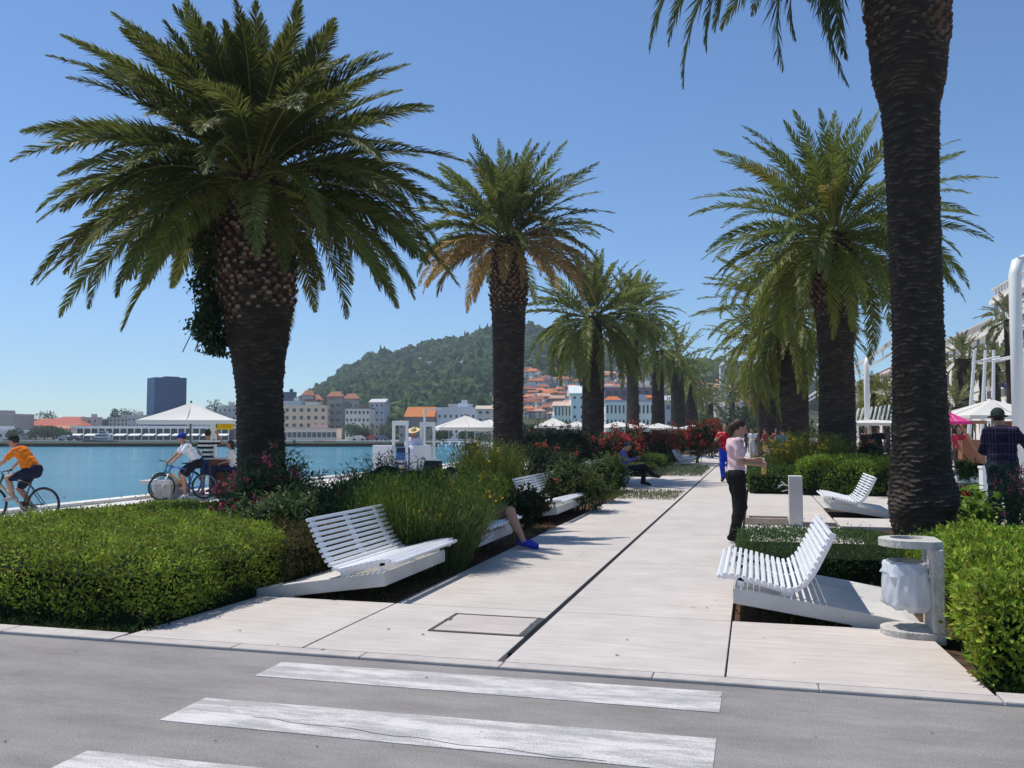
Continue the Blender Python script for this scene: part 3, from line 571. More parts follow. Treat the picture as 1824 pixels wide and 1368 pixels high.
# small spots of grit and fallen leaves on the road
mb=MB()
for i in range(45):
    x,y=R.uniform(-6,3),R.uniform(2.6,5.5); a=R.uniform(0,6); s_=R.uniform(.005,.014); q=[(x+math.cos(a+t)*s_*(1 if k%2 else .5),y+math.sin(a+t)*s_*(1 if k%2 else .5)) for k,t in enumerate((0,1.6,3.1,4.7))]
    mb.add([(p[0],p[1],-.016+R.uniform(0,.004)) for p in q],[(0,1,2,3)],cols(1,(.10,.07,.04),.4)[0])
for i in range(60):
    x,y=R.uniform(-4.3,1.2),R.uniform(5.7,14); 
    if (x<-3 or x>-.2) and y>7.3: continue
    a=R.uniform(0,6); s_=R.uniform(.006,.02); q=[(x+math.cos(a+t)*s_*(1 if k%2 else .5),y+math.sin(a+t)*s_*(1 if k%2 else .5)) for k,t in enumerate((0,1.6,3.1,4.7))]
    mb.add([(p[0],p[1],.004+R.uniform(0,.004)) for p in q],[(0,1,2,3)],cols(1,(.13,.09,.05),.4)[0])
mb.build('leaf_litter',M['soil'],kind='stuff')
# tarmac crack through the second stripe
mb=MB(); p=[(-2.6+i*.12,4.33-.0*i+.012*math.sin(i*1.7)+R.normal(0,.004)-.010*i,-.0150) for i in range(17)]
for a,b in zip(p[:-1],p[1:]):
    w=.0035; mb.add([(a[0],a[1]-w,a[2]),(b[0],b[1]-w,b[2]),(b[0],b[1]+w,b[2]),(a[0],a[1]+w,a[2])],[(0,1,2,3)],(.2,.2,.2))
mb.build('road_crack',M['rubber'],kind='structure')
# hatch
rt=root('access_hatch',(-2.01,6.78,0),label='rectangular paved access hatch with dark metal rim, sunk in the pale walkway',cat='hatch')
mb=MB(); mb.prism([(-.36,-.29),(.31,-.29),(.31,.30),(-.36,.30)],.001,.006,(.93,.90,.90)); mb.build('cover',M['pave'],rt)
mb=MB()
for a,b in (((-.39,-.32),(.34,-.32)),((-.39,.32),(.34,.32)),((-.38,-.32),(-.38,.32)),((.33,-.32),(.33,.32)),((.355,-.32),(.355,.32))):
    mb.bar((a[0],a[1],.004),(b[0],b[1],.004),.022,.008,(.10,.095,.09))
mb.build('rim',M['metal'],rt)
for s_ in (-.365,.335):
    mb=MB(); mb.box((s_,.08,.007),(.05,.07,.008),col=(.13,.12,.12)); mb.build('lug',M['metal'],rt)
# ================================================================ BENCHES
SEAT=[(-.12,.325),(-.10,.352),(-.05,.360),(.05,.348),(.2,.315),(.33,.28),(.43,.258),(.50,.272),(.56,.33),(.62,.43),(.69,.57),(.765,.725)]
def bench(label,xf,y0,y1,side,group='white slatted benches along the walk',tail=1.42,rz=0,z=0):
    """side=+1: front faces -x (right of the walk); -1: mirrored"""
    rt=root('park_bench',(xf,(y0+y1)/2,z),rz,label=label,cat='bench',group=group); h=(y1-y0)/2
    mb=MB(); mb.yprism([(side*a,b) for a,b in ((0,.235),(.012,.25),(.9,.115),(tail-.1,.045),(tail,.015),(tail,-.04),(.92,-.04),(.89,.0),(0,.125))],-h,h); mb.build('slab',M['conc'],rt,bevel=.006)
    P=np.array(SEAT); seg=np.r_[0,np.cumsum(np.linalg.norm(np.diff(P,axis=0),axis=1))]; n=23; mb=MB(); hs=h+.04
    for i in range(n):
        t=(i+.4)/n*seg[-1]; x,zv=np.interp(t,seg,P[:,0]),np.interp(t,seg,P[:,1]); x2,z2=np.interp(t+.02,seg,P[:,0]),np.interp(t+.02,seg,P[:,1])
        a=math.atan2(z2-zv,(x2-x)) if t+.02<seg[-1] else math.atan2(P[-1,1]-P[-2,1],P[-1,0]-P[-2,0])
        ca,sa=math.cos(a)*1,math.sin(a); w,th=.029,.034
        pr=[(x+ca*u-sa*v,zv+sa*u+ca*v) for u,v in((-w/2,-th/2),(w/2,-th/2),(w/2,th/2),(-w/2,th/2))]
        mb.yprism([(side*p[0],p[1]) for p in pr],-hs,hs)
    mb.build('slats',M['slat'],rt,bevel=.005)
    nr=3 if h<1.2 else 5
    for k in range(nr):
        y=-h+.10+k*(2*h-.20)/(nr-1); mb=MB(); prf=[]
        T=seg[-1]; ts=np.linspace(.03,T-.02,16); top=[(np.interp(t,seg,P[:,0]),np.interp(t,seg,P[:,1])) for t in ts]
        bot=[]
        for t in ts:
            x,zv=np.interp(t,seg,P[:,0]),np.interp(t,seg,P[:,1]); x2,z2=np.interp(t+.02,seg,P[:,0]),np.interp(t+.02,seg,P[:,1]); d=math.hypot(x2-x,z2-zv) or 1
            bot.append((x+(z2-zv)/d*.05,zv-(x2-x)/d*.05))
        top=[(a+(b2[0]-a)*.26,c+(b2[1]-c)*.26) for (a,c),b2 in zip(top,bot)]
        for i in range(15): mb.yprism([(side*q[0],q[1]) for q in (top[i],top[i+1],bot[i+1],bot[i])],y-.02,y+.02)
        mb.box((side*.42,y,.20),(.10,.05,.10)); mb.box((side*.06,y,.27),(.05,.04,.10)); mb.build('support',M['slat'],rt)
    return rt
bench('white slatted bench on a tilted concrete slab beside the front left hedge',-3.2,7.5,9.12,-1)
bench('white slatted bench half hidden by the tall broom bush, a bare-legged sitter on it',-3.2,10.15,11.9,-1)
bench('long white slatted bench behind the dark low shrub on the left of the walk',-3.2,14.75,17.85,-1)
bench('bench under the person in the purple shirt',-3.62,23.9,26.9,-1)
bench('far white bench curving up against the red oleanders, left of the walk',-2.75,40.6,43.6,-1)
bench('white slatted bench beside the concrete litter bin, front right',-.18,7.5,9.12,1)
bench('white slatted bench between the broad right trunk and the white stone post',1.30,17.0,18.6,1)
bench('small far white bench behind the woman in pink',.15,33.6,35.2,1)
# ================================================================ LITTER BIN + BAG
rt=root('litter_bin',(1.13,7.30,0),label='pitted concrete C-shaped litter bin with a round-nosed top, beside the front right bench',cat='litter bin')
def dshape(x0,x1,hw,n=12): return [(x1,-hw),(x1,hw)]+[(x0+hw*.0+hw-(hw)*math.sin(PI*k/n),hw*math.cos(PI*k/n)) for k in range(n+1)]
mb=MB(); mb.prism(dshape(-.235,.185,.21),-.03,.05); mb.build('base',M['binc'],rt,bevel=.008)
mb=MB(); mb.box((.143,0,.351),(.085,.42,.602)); mb.build('back_panel',M['binc'],rt,bevel=.01)
d_=dshape(-.235,.185,.21); hole=[(-.04+.115*math.cos(2*PI*k/20),.115*math.sin(2*PI*k/20)) for k in range(20)]
mb=MB(); 
ring=[]  # top plate with a round opening
for k in range(20):
    a=2*PI*k/20; dx,dy=math.cos(a),math.sin(a); c0=(-.04,0)
    t=9
    for i in range(len(d_)):
        p,q=d_[i],d_[(i+1)%len(d_)]; ex,ey=q[0]-p[0],q[1]-p[1]; den=dx*ey-dy*ex
        if abs(den)<1e-9: continue
        tt=((p[0]-c0[0])*ey-(p[1]-c0[1])*ex)/den; uu=((p[0]-c0[0])*dy-(p[1]-c0[1])*dx)/den
        if tt>0 and -.001<=uu<=1.001: t=min(t,tt)
    ring.append((c0[0]+dx*t,c0[1]+dy*t))
V=[];
for k in range(20): V+=[(hole[k][0],hole[k][1],.652),(ring[k][0],ring[k][1],.652),(ring[k][0],ring[k][1],.705),(hole[k][0],hole[k][1],.712)]
F=[]
for k in range(20):
    a=4*k;b=4*((k+1)%20); F+=[(a,a+1,b+1,b),(a+1,a+2,b+2,b+1),(a+2,a+3,b+3,b+2),(a+3,a,b,b+3)]
mb.add(V,F); mb.build('top_plate',M['binc'],rt)
mb=MB(); mb.lathe([(.10,0),(.135,.0),(.135,.012),(.10,.012)],(-.04,0,.53),20); mb.bar((.10,0,.536),(.09,0,.64),.05,.012); mb.build('bag_ring',M['steel'],rt)
th=np.linspace(0,2*PI,72,endpoint=False); zs=np.linspace(0,1,34); V=[]
for z in zs:
    r=np.interp(z,[0,.03,.12,.45,.9,1],[.05,.135,.175,.172,.150,.138]); ruf=.010+.008*(1-z)
    fold=.5*np.sin(th*9+3*z)+.35*np.sin(th*17-5*z+1)+.4*np.sin(th*5+8*z); rr=r+ruf*fold*min(1,z*6)
    zb=.185+.345*z+ (.012*np.sin(th*7+2)+.018*np.cos(th-2.6))*(1-z)
    V+=list(zip(-.045+rr*np.cos(th),rr*np.sin(th),zb))
n=72; F=[(i*n+k,i*n+(k+1)%n,(i+1)*n+(k+1)%n,(i+1)*n+k) for i in range(33) for k in range(n)]
mb=MB(); mb.add(V,F); mb.add([(v[0],v[1],v[2]) for v in V[:n]]+[(-.045,0,.20)],[(k,n,(k+1)%n) for k in range(n)])
V2=[]
for z,r,q in ((.53,.140,0),(.537,.148,0),(.52,.156,.01),(.475,.163,.02),(.45,.170,.03)):
    V2+=list(zip(-.045+(r+.010*np.sin(th*11+z*60)+q*.3*np.sin(th*5))*np.cos(th),(r+.010*np.sin(th*11+z*60)+q*.3*np.sin(th*5))*np.sin(th),z+.018*np.sin(th*4+1)*(q>0)*q*30))
mb.add(V2,[(i*n+k,i*n+(k+1)%n,(i+1)*n+(k+1)%n,(i+1)*n+k) for i in range(4) for k in range(n)])
b=mb.build('plastic_bag',M['bag'],smooth=True,label='crumpled thin white plastic bag hanging in the concrete litter bin',cat='bag'); b.location=(1.13,7.30,0)
# ================================================================ white post with tap, trough
rt=root('drinking_fountain',(.64,15.2,0),label='square white stone post with a small tap and a stone trough at its foot',cat='drinking fountain')
mb=MB(); mb.prism([(-.11,-.13),(.10,-.13),(.10,.13),(-.11,.13)],-.05,.80); mb.build('post',M['conc'],rt,bevel=.008)
mb=MB(); mb.tube([(-.10,-.03,.64),(-.20,-.03,.66),(-.26,-.03,.63),(-.27,-.03,.60)],.013,8); mb.tube([(-.16,-.03,.66),(-.22,-.03,.71)],.010,6); mb.tube([(-.10,-.03,.58),(-.22,-.03,.55)],.010,6); mb.build('tap',M['steel'],rt)
mb=MB(); mb.box((-.45,-.02,.03),(.66,.05,.16)); mb.box((-.45,.40,.03),(.66,.05,.16)); mb.box((-.76,.19,.03),(.05,.37,.16)); mb.box((-.45,.19,-.03),(.57,.37,.02)); mb.build('trough',mat('trough_stone',(.42,.34,.27),.9,.15,6),rt,bevel=.006)
# stone block seat on the quay
x0,y0=gr(275,894,QZ); rt=root('stone_bench',(-15.0,20.6,QZ),0,label='white stone block seat with an overhanging top, on the quay near the water',cat='stone seat')
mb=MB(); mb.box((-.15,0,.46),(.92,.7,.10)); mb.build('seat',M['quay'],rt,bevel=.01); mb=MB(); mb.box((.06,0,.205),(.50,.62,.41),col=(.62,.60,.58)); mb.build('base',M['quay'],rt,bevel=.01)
# ================================================================ BICYCLES
def bicycle(label,loc,rz,c1,c2,fork=(.75,.75,.76),group='bicycles on the quay'):
    rt=root('bicycle',loc,rz,label=label,cat='bicycle',group=group); r=.34
    RA=(0,-.46,r); FA=(0,.62,r); BB=(0,-.03,.30); ST=(0,-.19,.76); HT=(0,.40,.86); HB=(0,.45,.73)
    for nm,A in (('rear',RA),('front',FA)):
        w=bpy.data.objects.new('wheel',None); COL.objects.link(w); w.parent=rt; w.location=A
        th=np.linspace(0,2*PI,41)
        mb=MB(); mb.tube([(0,(r-.022)*math.cos(t),(r-.022)*math.sin(t)) for t in th],.023,8,cap=False); mb.build('tyre',M['rubber'],w,smooth=True)
        mb=MB(); mb.tube([(0,(r-.05)*math.cos(t),(r-.05)*math.sin(t)) for t in th],.009,6,cap=False,col=(.3,.3,.32)); mb.build('rim',M['metal'],w)
        mb=MB(); 
        for k in range(20):
            a=2*PI*k/20; mb.tube([(.02*(1 if k%2 else -1),0,0),(0,(r-.05)*math.cos(a),(r-.05)*math.sin(a))],.0016,3,col=(.5,.5,.5))
        mb.tube([(-.04,0,0),(.04,0,0)],.02,8,col=(.2,.2,.2)); mb.build('spokes',M['metal'],w)
    mb=MB(); mb.tube([HB,BB],.024,10,col=c2); mb.tube([HT,(0,.05,.80),ST],.018,8,col=c1); mb.tube([BB,ST,(0,-.225,.86)],.017,8,col=c1); mb.tube([(0,.47,.68),(0,.385,.92)],.022,8,col=c1)
    for s in(-1,1): mb.tube([(0,-.03,.30),(s*.045,-.16,.31),(s*.055,-.46,r)],.010,6,col=c1); mb.tube([(0,-.18,.72),(s*.05,-.30,.55),(s*.055,-.46,r)],.009,6,col=c1)
    mb.build('frame',M['metal'],rt,smooth=True)
    mb=MB(); 
    for s in(-1,1): mb.tube([(s*.05,.47,.68),(s*.055,.56,.48),(s*.05,.62,r)],.016,8,col=fork)
    mb.tube([(-.055,.47,.68),(.055,.47,.68)],.018,8,col=fork); mb.build('fork',M['metal'],rt,smooth=True)
    mb=MB(); mb.tube([(0,.385,.92),(0,.44,.98)],.015,8,col=(.05,.05,.05)); mb.tube([(-.31,.40,1.0),(-.12,.46,.98),(.12,.46,.98),(.31,.40,1.0)],.012,8,col=(.05,.05,.05))
    for s in(-1,1): mb.tube([(s*.31,.40,1.0),(s*.20,.435,.99)],.018,8,col=(.03,.03,.03))
    mb.build('handlebar',M['metal'],rt,smooth=True)
    V,F=sdf_mesh([cone((0,-.33,.90),(0,-.08,.905),.055,.02,.02,flat=((0,0,1),2.2))],.008); mb=MB(); mb.add(V,F,(.04,.04,.045)); mb.build('saddle',M['rubber'],rt,smooth=True)
    mb=MB(); mb.lathe([(.09,-.003),(.09,.003)],(0,0,0),24,col=(.08,.08,.08)); cr=mb.build('crankset',M['metal'],rt); cr.rotation_euler=(0,PI/2,0); cr.location=(.045,-.03,.30)
    for s in(-1,1):
        a=rad(25)+(0 if s>0 else PI); e=(s*.08,-.03+.17*math.cos(a),.30+.17*math.sin(a)); mb=MB(); mb.tube([(s*.07,-.03,.30),e],.011,6,col=(.3,.3,.3)); mb.box((s*.13,e[1],e[2]),(.09,.09,.02),col=(.05,.05,.05)); mb.build('pedal',M['metal'],rt)
    return rt
bx,by=pl(44,17.95); bicycle('black and gold mountain bike with a white fork, ridden by the rider in orange',(bx,by,QZ),rad(102),(.04,.04,.04),(.40,.28,.10))
RIDE=dict(pelvis=(0,-.22,1.03),waist=(0,-.16,1.15),chest=(0,.0,1.34),neck=(0,.10,1.46),head=(0,.19,1.585),shL=(-.18,.06,1.40),shR=(.18,.06,1.40),
  elL=(-.27,.22,1.19),wrL=(-.29,.38,1.045),elR=(.27,.22,1.19),wrR=(.29,.38,1.045),hdL=(0.02,.8,-.5),hdR=(-.02,.8,-.5),pnL=(0,-.5,-.8),pnR=(0,-.5,-.8),
  hpL=(-.085,-.19,.99),knL=(-.12,.22,.86),anL=(-.11,.09,.47),toL=(-.12,.24,.44),hpR=(.085,-.19,.99),knR=(.11,.12,.64),anR=(.11,-.19,.26),toR=(.12,-.04,.20),look=(0,1,-.12),faceup=(0,.12,1))
person('rider in an orange T-shirt, black cap and dark shorts, on the leftmost bicycle',(bx,by,QZ),rad(102),1.76,{k:(v if k in('look','faceup') else tuple(x*1.70/1.76 for x in v)) for k,v in RIDE.items()},
  ('shirt',(.80,.20,.012),'short'),('shorts',(.012,.014,.04)),hat=('cap',(.012,.012,.014)),shoe=(.35,.34,.36),fat=1.12,hair='short',group='people on the promenade')
bx2,by2=pl(336,23.7); bicycle('blue, white and orange bicycle under the rider in a white T-shirt and blue helmet',(bx2,by2,QZ),rad(136),(.03,.12,.55),(.75,.30,.03))
R2=dict(RIDE); R2.update(pelvis=(0,-.24,.98),head=(0,.14,1.60),knL=(-.14,.12,.60),anL=(-.16,.06,.13),toL=(-.18,.22,.04),knR=(.13,.14,.66),anR=(.11,-.05,.30),toR=(.12,.11,.30),look=(.35,1,-.35))
def sc(d,f): return {k:(v if k in('look','faceup') else tuple(x*f for x in v)) for k,v in d.items()}
def shirtprint(V):
    return np.array([(.78,.78,.80)]*len(V))
person('rider in a white T-shirt and blue helmet, one foot on the ground',(bx2,by2,QZ),rad(136),1.80,sc(R2,1.70/1.80),('shirt',(.80,.80,.83),'short'),('shorts',(.01,.012,.02)),hat=('helmet',(.015,.04,.30)),shoe=(.6,.6,.62),hair='short',group='people on the promenade',fat=1.05)
bx3,by3=pl(322,25.0); bicycle('teal bicycle parked behind the rider in the blue helmet',(bx3,by3,QZ),rad(165),(.05,.30,.35),(.5,.55,.55),fork=(.05,.3,.35))
# striped man, arm raised to the table
sx,sy=pl(372,25.4)
def stripes(V):
    k=(np.floor(V[:,2]/.062)%2)[:,None]; return np.where(k>0,np.array([(.012,.012,.016)]),np.array([(.75,.75,.74)]))
STN=dict(JS); STN.update(elR=(.36,.02,1.36),wrR=(.22,.10,1.58),elL=(-.24,-.05,1.12),wrL=(-.16,.14,1.02),look=(.2,1,.1))
person('standing person in a black and white striped shirt and denim shorts, arm raised',(sx,sy,QZ),rad(20),1.84,STN,('shirt',stripes,'short'),('shorts',(.045,.065,.17)),shoe=(.75,.08,.07),hair='short',group='people on the promenade')
kx,ky=pl(412,25.2); SITH=dict(JS); 
SIT=dict(pelvis=(0,-.05,.56),waist=(0,-.07,.69),chest=(0,-.06,.92),neck=(0,-.04,1.07),head=(0,.0,1.22),shL=(-.17,-.05,1.02),shR=(.17,-.05,1.02),elL=(-.22,-.02,.76),wrL=(-.12,.20,.70),elR=(.22,-.02,.76),wrR=(.12,.20,.70),
  hpL=(-.09,.0,.54),knL=(-.12,.42,.56),anL=(-.12,.40,.09),toL=(-.13,.56,.04),hpR=(.09,.0,.54),knR=(.12,.42,.56),anR=(.12,.46,.09),toR=(.13,.62,.04))
S1=dict(SIT); S1={k:(v if k in('look','faceup') else (v[0],v[1],v[2]+(.22 if not k.startswith(('an','to')) else .1))) for k,v in S1.items()}
person('dark-haired person in a white top at the high table beside the huge left trunk',(kx,ky,QZ),rad(110),1.68,S1,('shirt',(.78,.77,.75),'short'),('trousers',(.02,.02,.06)),hair='bob',fem=True,shoe=(.1,.1,.1),group='people on the promenade')
rt=root('bar_table',(pl(398,25.4)[0],pl(398,25.4)[1],QZ),0,label='high brown table on the quay behind the striped shirt',cat='table'); mb=MB(); mb.box((0,0,1.03),(.8,.6,.04),col=(.55,.5,.45)); mb.build('tabletop',M['plain'],rt)
mb=MB(); mb.box((0.05,0,.50),(.62,.45,1.0),col=(.20,.07,.035)); mb.build('base',M['plain'],rt)
rt=root('bar_stool',(kx,ky,QZ),0,label='tall dark stool under the dark-haired person in white',cat='stool'); mb=MB(); mb.lathe([(.17,0),(.17,.04)],(0,0,.60),16,col=(.1,.05,.03)); mb.build('seat',M['plain'],rt)
for a in(.7,2.3,3.9,5.5): mb=MB(); mb.tube([(.10*math.cos(a),.10*math.sin(a),.60),(.2*math.cos(a),.2*math.sin(a),0)],.015,6,col=(.1,.1,.1)); mb.build('leg',M['metal'],rt)
# woman in pink
wx,wy=-.24,12.72
WP=dict(JS); WP.update(chest=(0,-.02,1.28),head=(.0,.05,1.57),neck=(0,.0,1.43),shL=(-.155,-.01,1.375),shR=(.155,-.01,1.375),elR=(.19,.01,1.10),wrR=(.12,.28,1.07),elL=(-.19,.03,1.11),wrL=(-.07,.29,1.13),knL=(-.08,.05,.50),anL=(-.08,-.02,.08),knR=(.09,.03,.49),anR=(.09,-.08,.08),toR=(.10,.08,.03),look=(-.05,1,-.25),faceup=(0,.25,1),hdR=(-.1,1,.05),hdL=(.1,1,.0),pnR=(-.9,0,-.2),pnL=(.9,0,-.3))
person('woman in pale pink T-shirt and black trousers, dark hair tied back, holding a drink',(wx,wy,0),rad(-72),1.69,WP,('shirt',(.72,.50,.53),'short'),('trousers',(.012,.012,.013)),hairc=(.045,.02,.014),hair='tail',fem=True,shoe=(.015,.015,.015),res=.008,group='people on the promenade',curl=.7)
ca,sa=math.cos(rad(-72)),math.sin(rad(-72)); lx,ly=.03,.375
bt=root('drink_bottle',(wx+ca*lx-sa*ly,wy+sa*lx+ca*ly,.925),0,label='small yellow drink bottle in the hands of the woman in pink',cat='bottle'); mb=MB(); mb.lathe([(.026,0),(.03,.01),(.03,.13),(.014,.17),(.012,.19)],n=14,col=(.62,.42,.10)); mb.build('body',M['plain'],bt,smooth=True); mb=MB(); mb.lathe([(.015,0),(.015,.025)],(0,0,.19),10,col=(.8,.8,.75)); mb.build('cap',M['plain'],bt)
# seated, purple
px_,py_=-3.40,25.2
SP=dict(SIT); SP={k:(v if k in('look','faceup') else (v[0],v[1],v[2]-.06*(not k.startswith(('an','to'))))) for k,v in SP.items()}
SP.update(pelvis=(0,-.12,.46),waist=(0,-.16,.58),chest=(0,-.17,.82),neck=(0,-.12,.97),head=(0,-.04,1.10),shL=(-.17,-.14,.92),shR=(.17,-.14,.92),wrL=(-.03,.20,.74),wrR=(.05,.20,.78),elL=(-.22,-.03,.68),elR=(.22,-.03,.68),knR=(.10,.36,.60),anR=(.0,.66,.30),toR=(.0,.80,.26),look=(-.1,1,-.3))
person('seated person in purple shirt, grey cap and dark trousers, legs crossed, on a left bench',(px_,py_,0),rad(-80),1.72,SP,('shirt',(.13,.10,.33),'long'),('trousers',(.010,.010,.018)),hat=('cap',(.07,.10,.13)),hair='short',shoe=(.03,.025,.03),group='people on the promenade')
# bare legs on bench 2
SB=dict(SIT); SB={k:(v if k in('look','faceup') else (v[0],v[1],v[2]-.07*(not k.startswith(('an','to'))))) for k,v in SB.items()}
SB.update(waist=(0,-.17,.54),chest=(0,-.34,.72),neck=(0,-.43,.84),head=(0,-.46,.97),shL=(-.16,-.36,.80),shR=(.16,-.36,.80),elL=(-.22,-.18,.60),elR=(.22,-.18,.60),look=(0,1,-.3),wrL=(-.06,.04,.60),wrR=(.06,.04,.60),knL=(-.08,.42,.50),knR=(.08,.44,.50),anL=(-.08,.60,.09),toL=(-.09,.76,.04),anR=(.09,.66,.09),toR=(.10,.82,.04),hpL=(-.09,.0,.45),hpR=(.09,.0,.45),pelvis=(0,-.05,.47))
person('bare-legged sitter with blue trainers, mostly hidden by the broom bush',(-3.50,11.40,0),rad(-94),1.60,SB,('shirt',(.03,.02,.02),'short'),('shorts',(.10,.08,.05)),hair='short',shoe=(.04,.05,.42),res=.009,group='people on the promenade',skin=M['skin'])
# red shirt, blue shirt, white hat, plaid
rx_,ry_=pl(1291,27.3)
person('person in a red T-shirt and bright blue trousers walking up the promenade',(rx_,ry_,0),rad(175),1.78,dict(JS,elL=(-.25,.0,1.12),wrL=(-.24,.1,.90),elR=(.27,.05,1.2),wrR=(.14,.22,1.3),anR=(.10,-.14,.10),toR=(.11,.0,.03),anL=(-.10,.12,.08),toL=(-.11,.28,.03)),('shirt',(.62,.012,.03),'short'),('trousers',(.02,.07,.60)),group='people on the promenade',shoe=(.02,.02,.02))
bx_,by_=pl(1391,36)
person('person in a blue T-shirt and white trousers seen from behind, far down the walk',(bx_,by_,0),rad(10),1.66,dict(JS,elL=(-.30,.05,1.15),wrL=(-.2,.2,1.1)),('shirt',(.05,.30,.68),'short'),('trousers',(.72,.70,.68)),group='people on the promenade',res=.013)
hx,hy=pl(738,29.5)
person('person all in white with a straw hat, beside the white kiosk stands on the quay',(hx,hy,QZ),rad(185),1.90,dict(JS,elL=(-.27,.0,1.12),wrL=(-.27,.06,.88),elR=(.27,.0,1.12),wrR=(.26,.05,.88),look=(.2,1,-.5),faceup=(0,.5,1)),('shirt',(.72,.70,.85),'short'),('trousers',(.75,.74,.70)),hat=('straw',(.72,.55,.30)),fat=1.12,shoe=(.6,.6,.6),group='people on the promenade')
def plaid(V):
    a=(np.abs(((V[:,0]*22)%1)-.5)<.07)|(np.abs(((V[:,2]*12)%1)-.5)<.04); return np.where(a[:,None],np.array([(.07,.055,.11)]),np.array([(.014,.010,.03)]))
qx,qy=pl(1781,13.9)
person('person in dark plaid shirt and dark bucket hat, back turned, at the right edge',(qx,qy,-.05),rad(-20),1.92,dict(JS,chest=(0,.04,1.27),neck=(-.01,.08,1.42),head=(-.05,.12,1.56),elR=(.30,.06,1.18),wrR=(.34,.30,1.12),elL=(-.24,.05,1.12),wrL=(-.14,.26,1.04),look=(-.5,1,-.15)),('shirt',plaid,'long'),('trousers',(.012,.028,.032)),hat=('bucket',(.03,.045,.045)),shoe=(.03,.03,.03),fat=1.32,group='people on the promenade')
# farther people, two shared figures
far=[]
def farp(label,u,d,rz,shirt,trou,H=1.7,sit=False,z=0,hairc=(.02,.015,.01),group='people on the promenade'):
    x,y=pl(u,d); return person(label,(x,y,z),rad(rz),H,dict(SIT) if sit else dict(JS,elL=(-.24,.05,1.12),wrL=(-.12,.22,1.0)),('shirt',shirt,'short'),('trousers',trou),hairc=hairc,res=.02,hands=False,group=group)
farp('person in white in the far crowd, beside the head of the woman in pink',1338,52,160,(.75,.75,.75),(.7,.7,.7))
farp('person in a maroon shirt in the far crowd, left of the blue shirt',1362,48,60,(.25,.03,.05),(.4,.35,.3))
farp('bare-armed person in dark red sitting in the far crowd, nearest the blue shirt',1372,40,100,(.16,.02,.03),(.05,.04,.04),sit=True)
farp('person in a rose-red shirt standing in the far crowd, just behind the blue shirt',1381,50,200,(.5,.08,.12),(.1,.1,.15))
farp('person in a white cap and top in the middle of the far crowd',1352,60,20,(.7,.7,.72),(.1,.1,.2),hairc=(.7,.7,.7))
farp('small person in navy at the left of the far crowd',1330,66,20,(.03,.04,.12),(.05,.05,.05))
farp('brown-haired child on the far bench behind the hands of the woman in pink',1362,33.6,90,(.50,.30,.25),(.45,.3,.25),H=1.45,sit=True,hairc=(.08,.04,.02))
farp('dark-haired person in black at the table under the left pair of parasols',827+13,33,180,(.02,.02,.02),(.03,.03,.03),sit=True,z=QZ+.3)
farp('dark-haired person in pink at the table under the left pair of parasols',853,34,180,(.6,.35,.35),(.03,.03,.03),sit=True,z=QZ+.2)
farp('person in black with folded arms under the far white awning',1562,36,180,(.012,.012,.015),(.03,.03,.03),H=1.75)
farp('person in dark clothes left of the folded-arms figure under the far awning',1540,38,200,(.03,.03,.04),(.03,.03,.03))
farp('shopper in a red top at the brown stall beside the big right trunk',1706,31,160,(.55,.04,.08),(.05,.05,.06))
farp('shopper in white at the brown stall',1716,33,200,(.6,.55,.5),(.05,.05,.06))
# ================================================================ PALMS
palm('huge date palm with a thick bulging trunk top and ivy on it, left foreground',-7.43,12.55,[(-.1,.44),(.3,.37),(1.0,.345),(2.2,.34),(2.7,.40),(3.2,.50),(3.7,.56),(4.4,.57),(4.9,.50),(5.3,.42),(5.9,.32)],5.62,3.35,165,120,.47,
  green=(.085,.105,.030),tip=(.05,.05,.004),rach=(.34,.33,.10),seed=11,top=84,low=-24,lprof=(.66,.74,.82,.98,1.04),leafw=.028,nth=110,dz=.010,lean=(-.27,0),bootz=(3.2,5.75,22,.085,.105),droop0=.34,droop1=1.0,row=.07,amp=.032,boot=dict(out=.10,cut=(.36,.26,.20)),rh=.30,yellow=.03)
palm('second left date palm with a skirt of dry orange fronds',-7.5,27.35,[(-.1,.54),(.5,.46),(2,.44),(3.6,.47),(5.0,.53),(6.2,.53),(7.3,.44),(7.8,.30)],7.75,3.3,115,70,.48,
  green=(.095,.125,.035),tip=(.08,.07,.005),seed=12,top=86,low=-14,dryc=(.46,.29,.10),leafw=.04,nth=56,dz=.018,bootz=(5.2,7.3,18,.11,.12),dry=.26,droop1=1.25,row=.09,amp=.045,rh=.3,yellow=.06)
palm('third left date palm, low spreading crown, its trunk dark and shaggy',-7.4,42.3,[(-.1,.52),(1,.50),(3,.50),(5,.52),(6.4,.46),(7.1,.36)],7.0,3.8,96,50,.52,green=(.115,.145,.042),tip=(.10,.09,.012),seed=13,top=86,low=-48,leafw=.06,nth=36,dz=.04,droop1=1.25,row=.12,amp=.05,rh=.3)
palm('slim tall palm, fourth in the left row, pale ringed trunk',-7.6,58.4,[(-.1,.55),(1,.42),(4,.38),(8,.41),(9.3,.34)],9.3,3.5,84,40,.52,green=(.115,.145,.042),tip=(.09,.08,.01),seed=14,top=86,low=-48,leafw=.075,nth=28,dz=.06,droop1=1.2,row=.14,lip=(.2,.17,.13),base=(.09,.07,.05))
palm('fifth palm in the left row',-7.5,73.5,[(-.1,.55),(4,.5),(8.2,.46)],8.3,3.6,52,28,.52,green=(.12,.15,.045),tip=(.10,.09,.01),seed=15,top=86,low=-48,leafw=.09,nth=24,dz=.08,droop1=1.25,row=.16)
palm('sixth palm in the left row, broad crown',-7.4,92,[(-.1,.75),(4,.72),(8.8,.66)],8.8,4.6,52,26,.6,green=(.12,.15,.045),tip=(.10,.09,.01),seed=16,top=86,low=-48,leafw=.11,nth=24,dz=.1,droop1=1.25,row=.2)
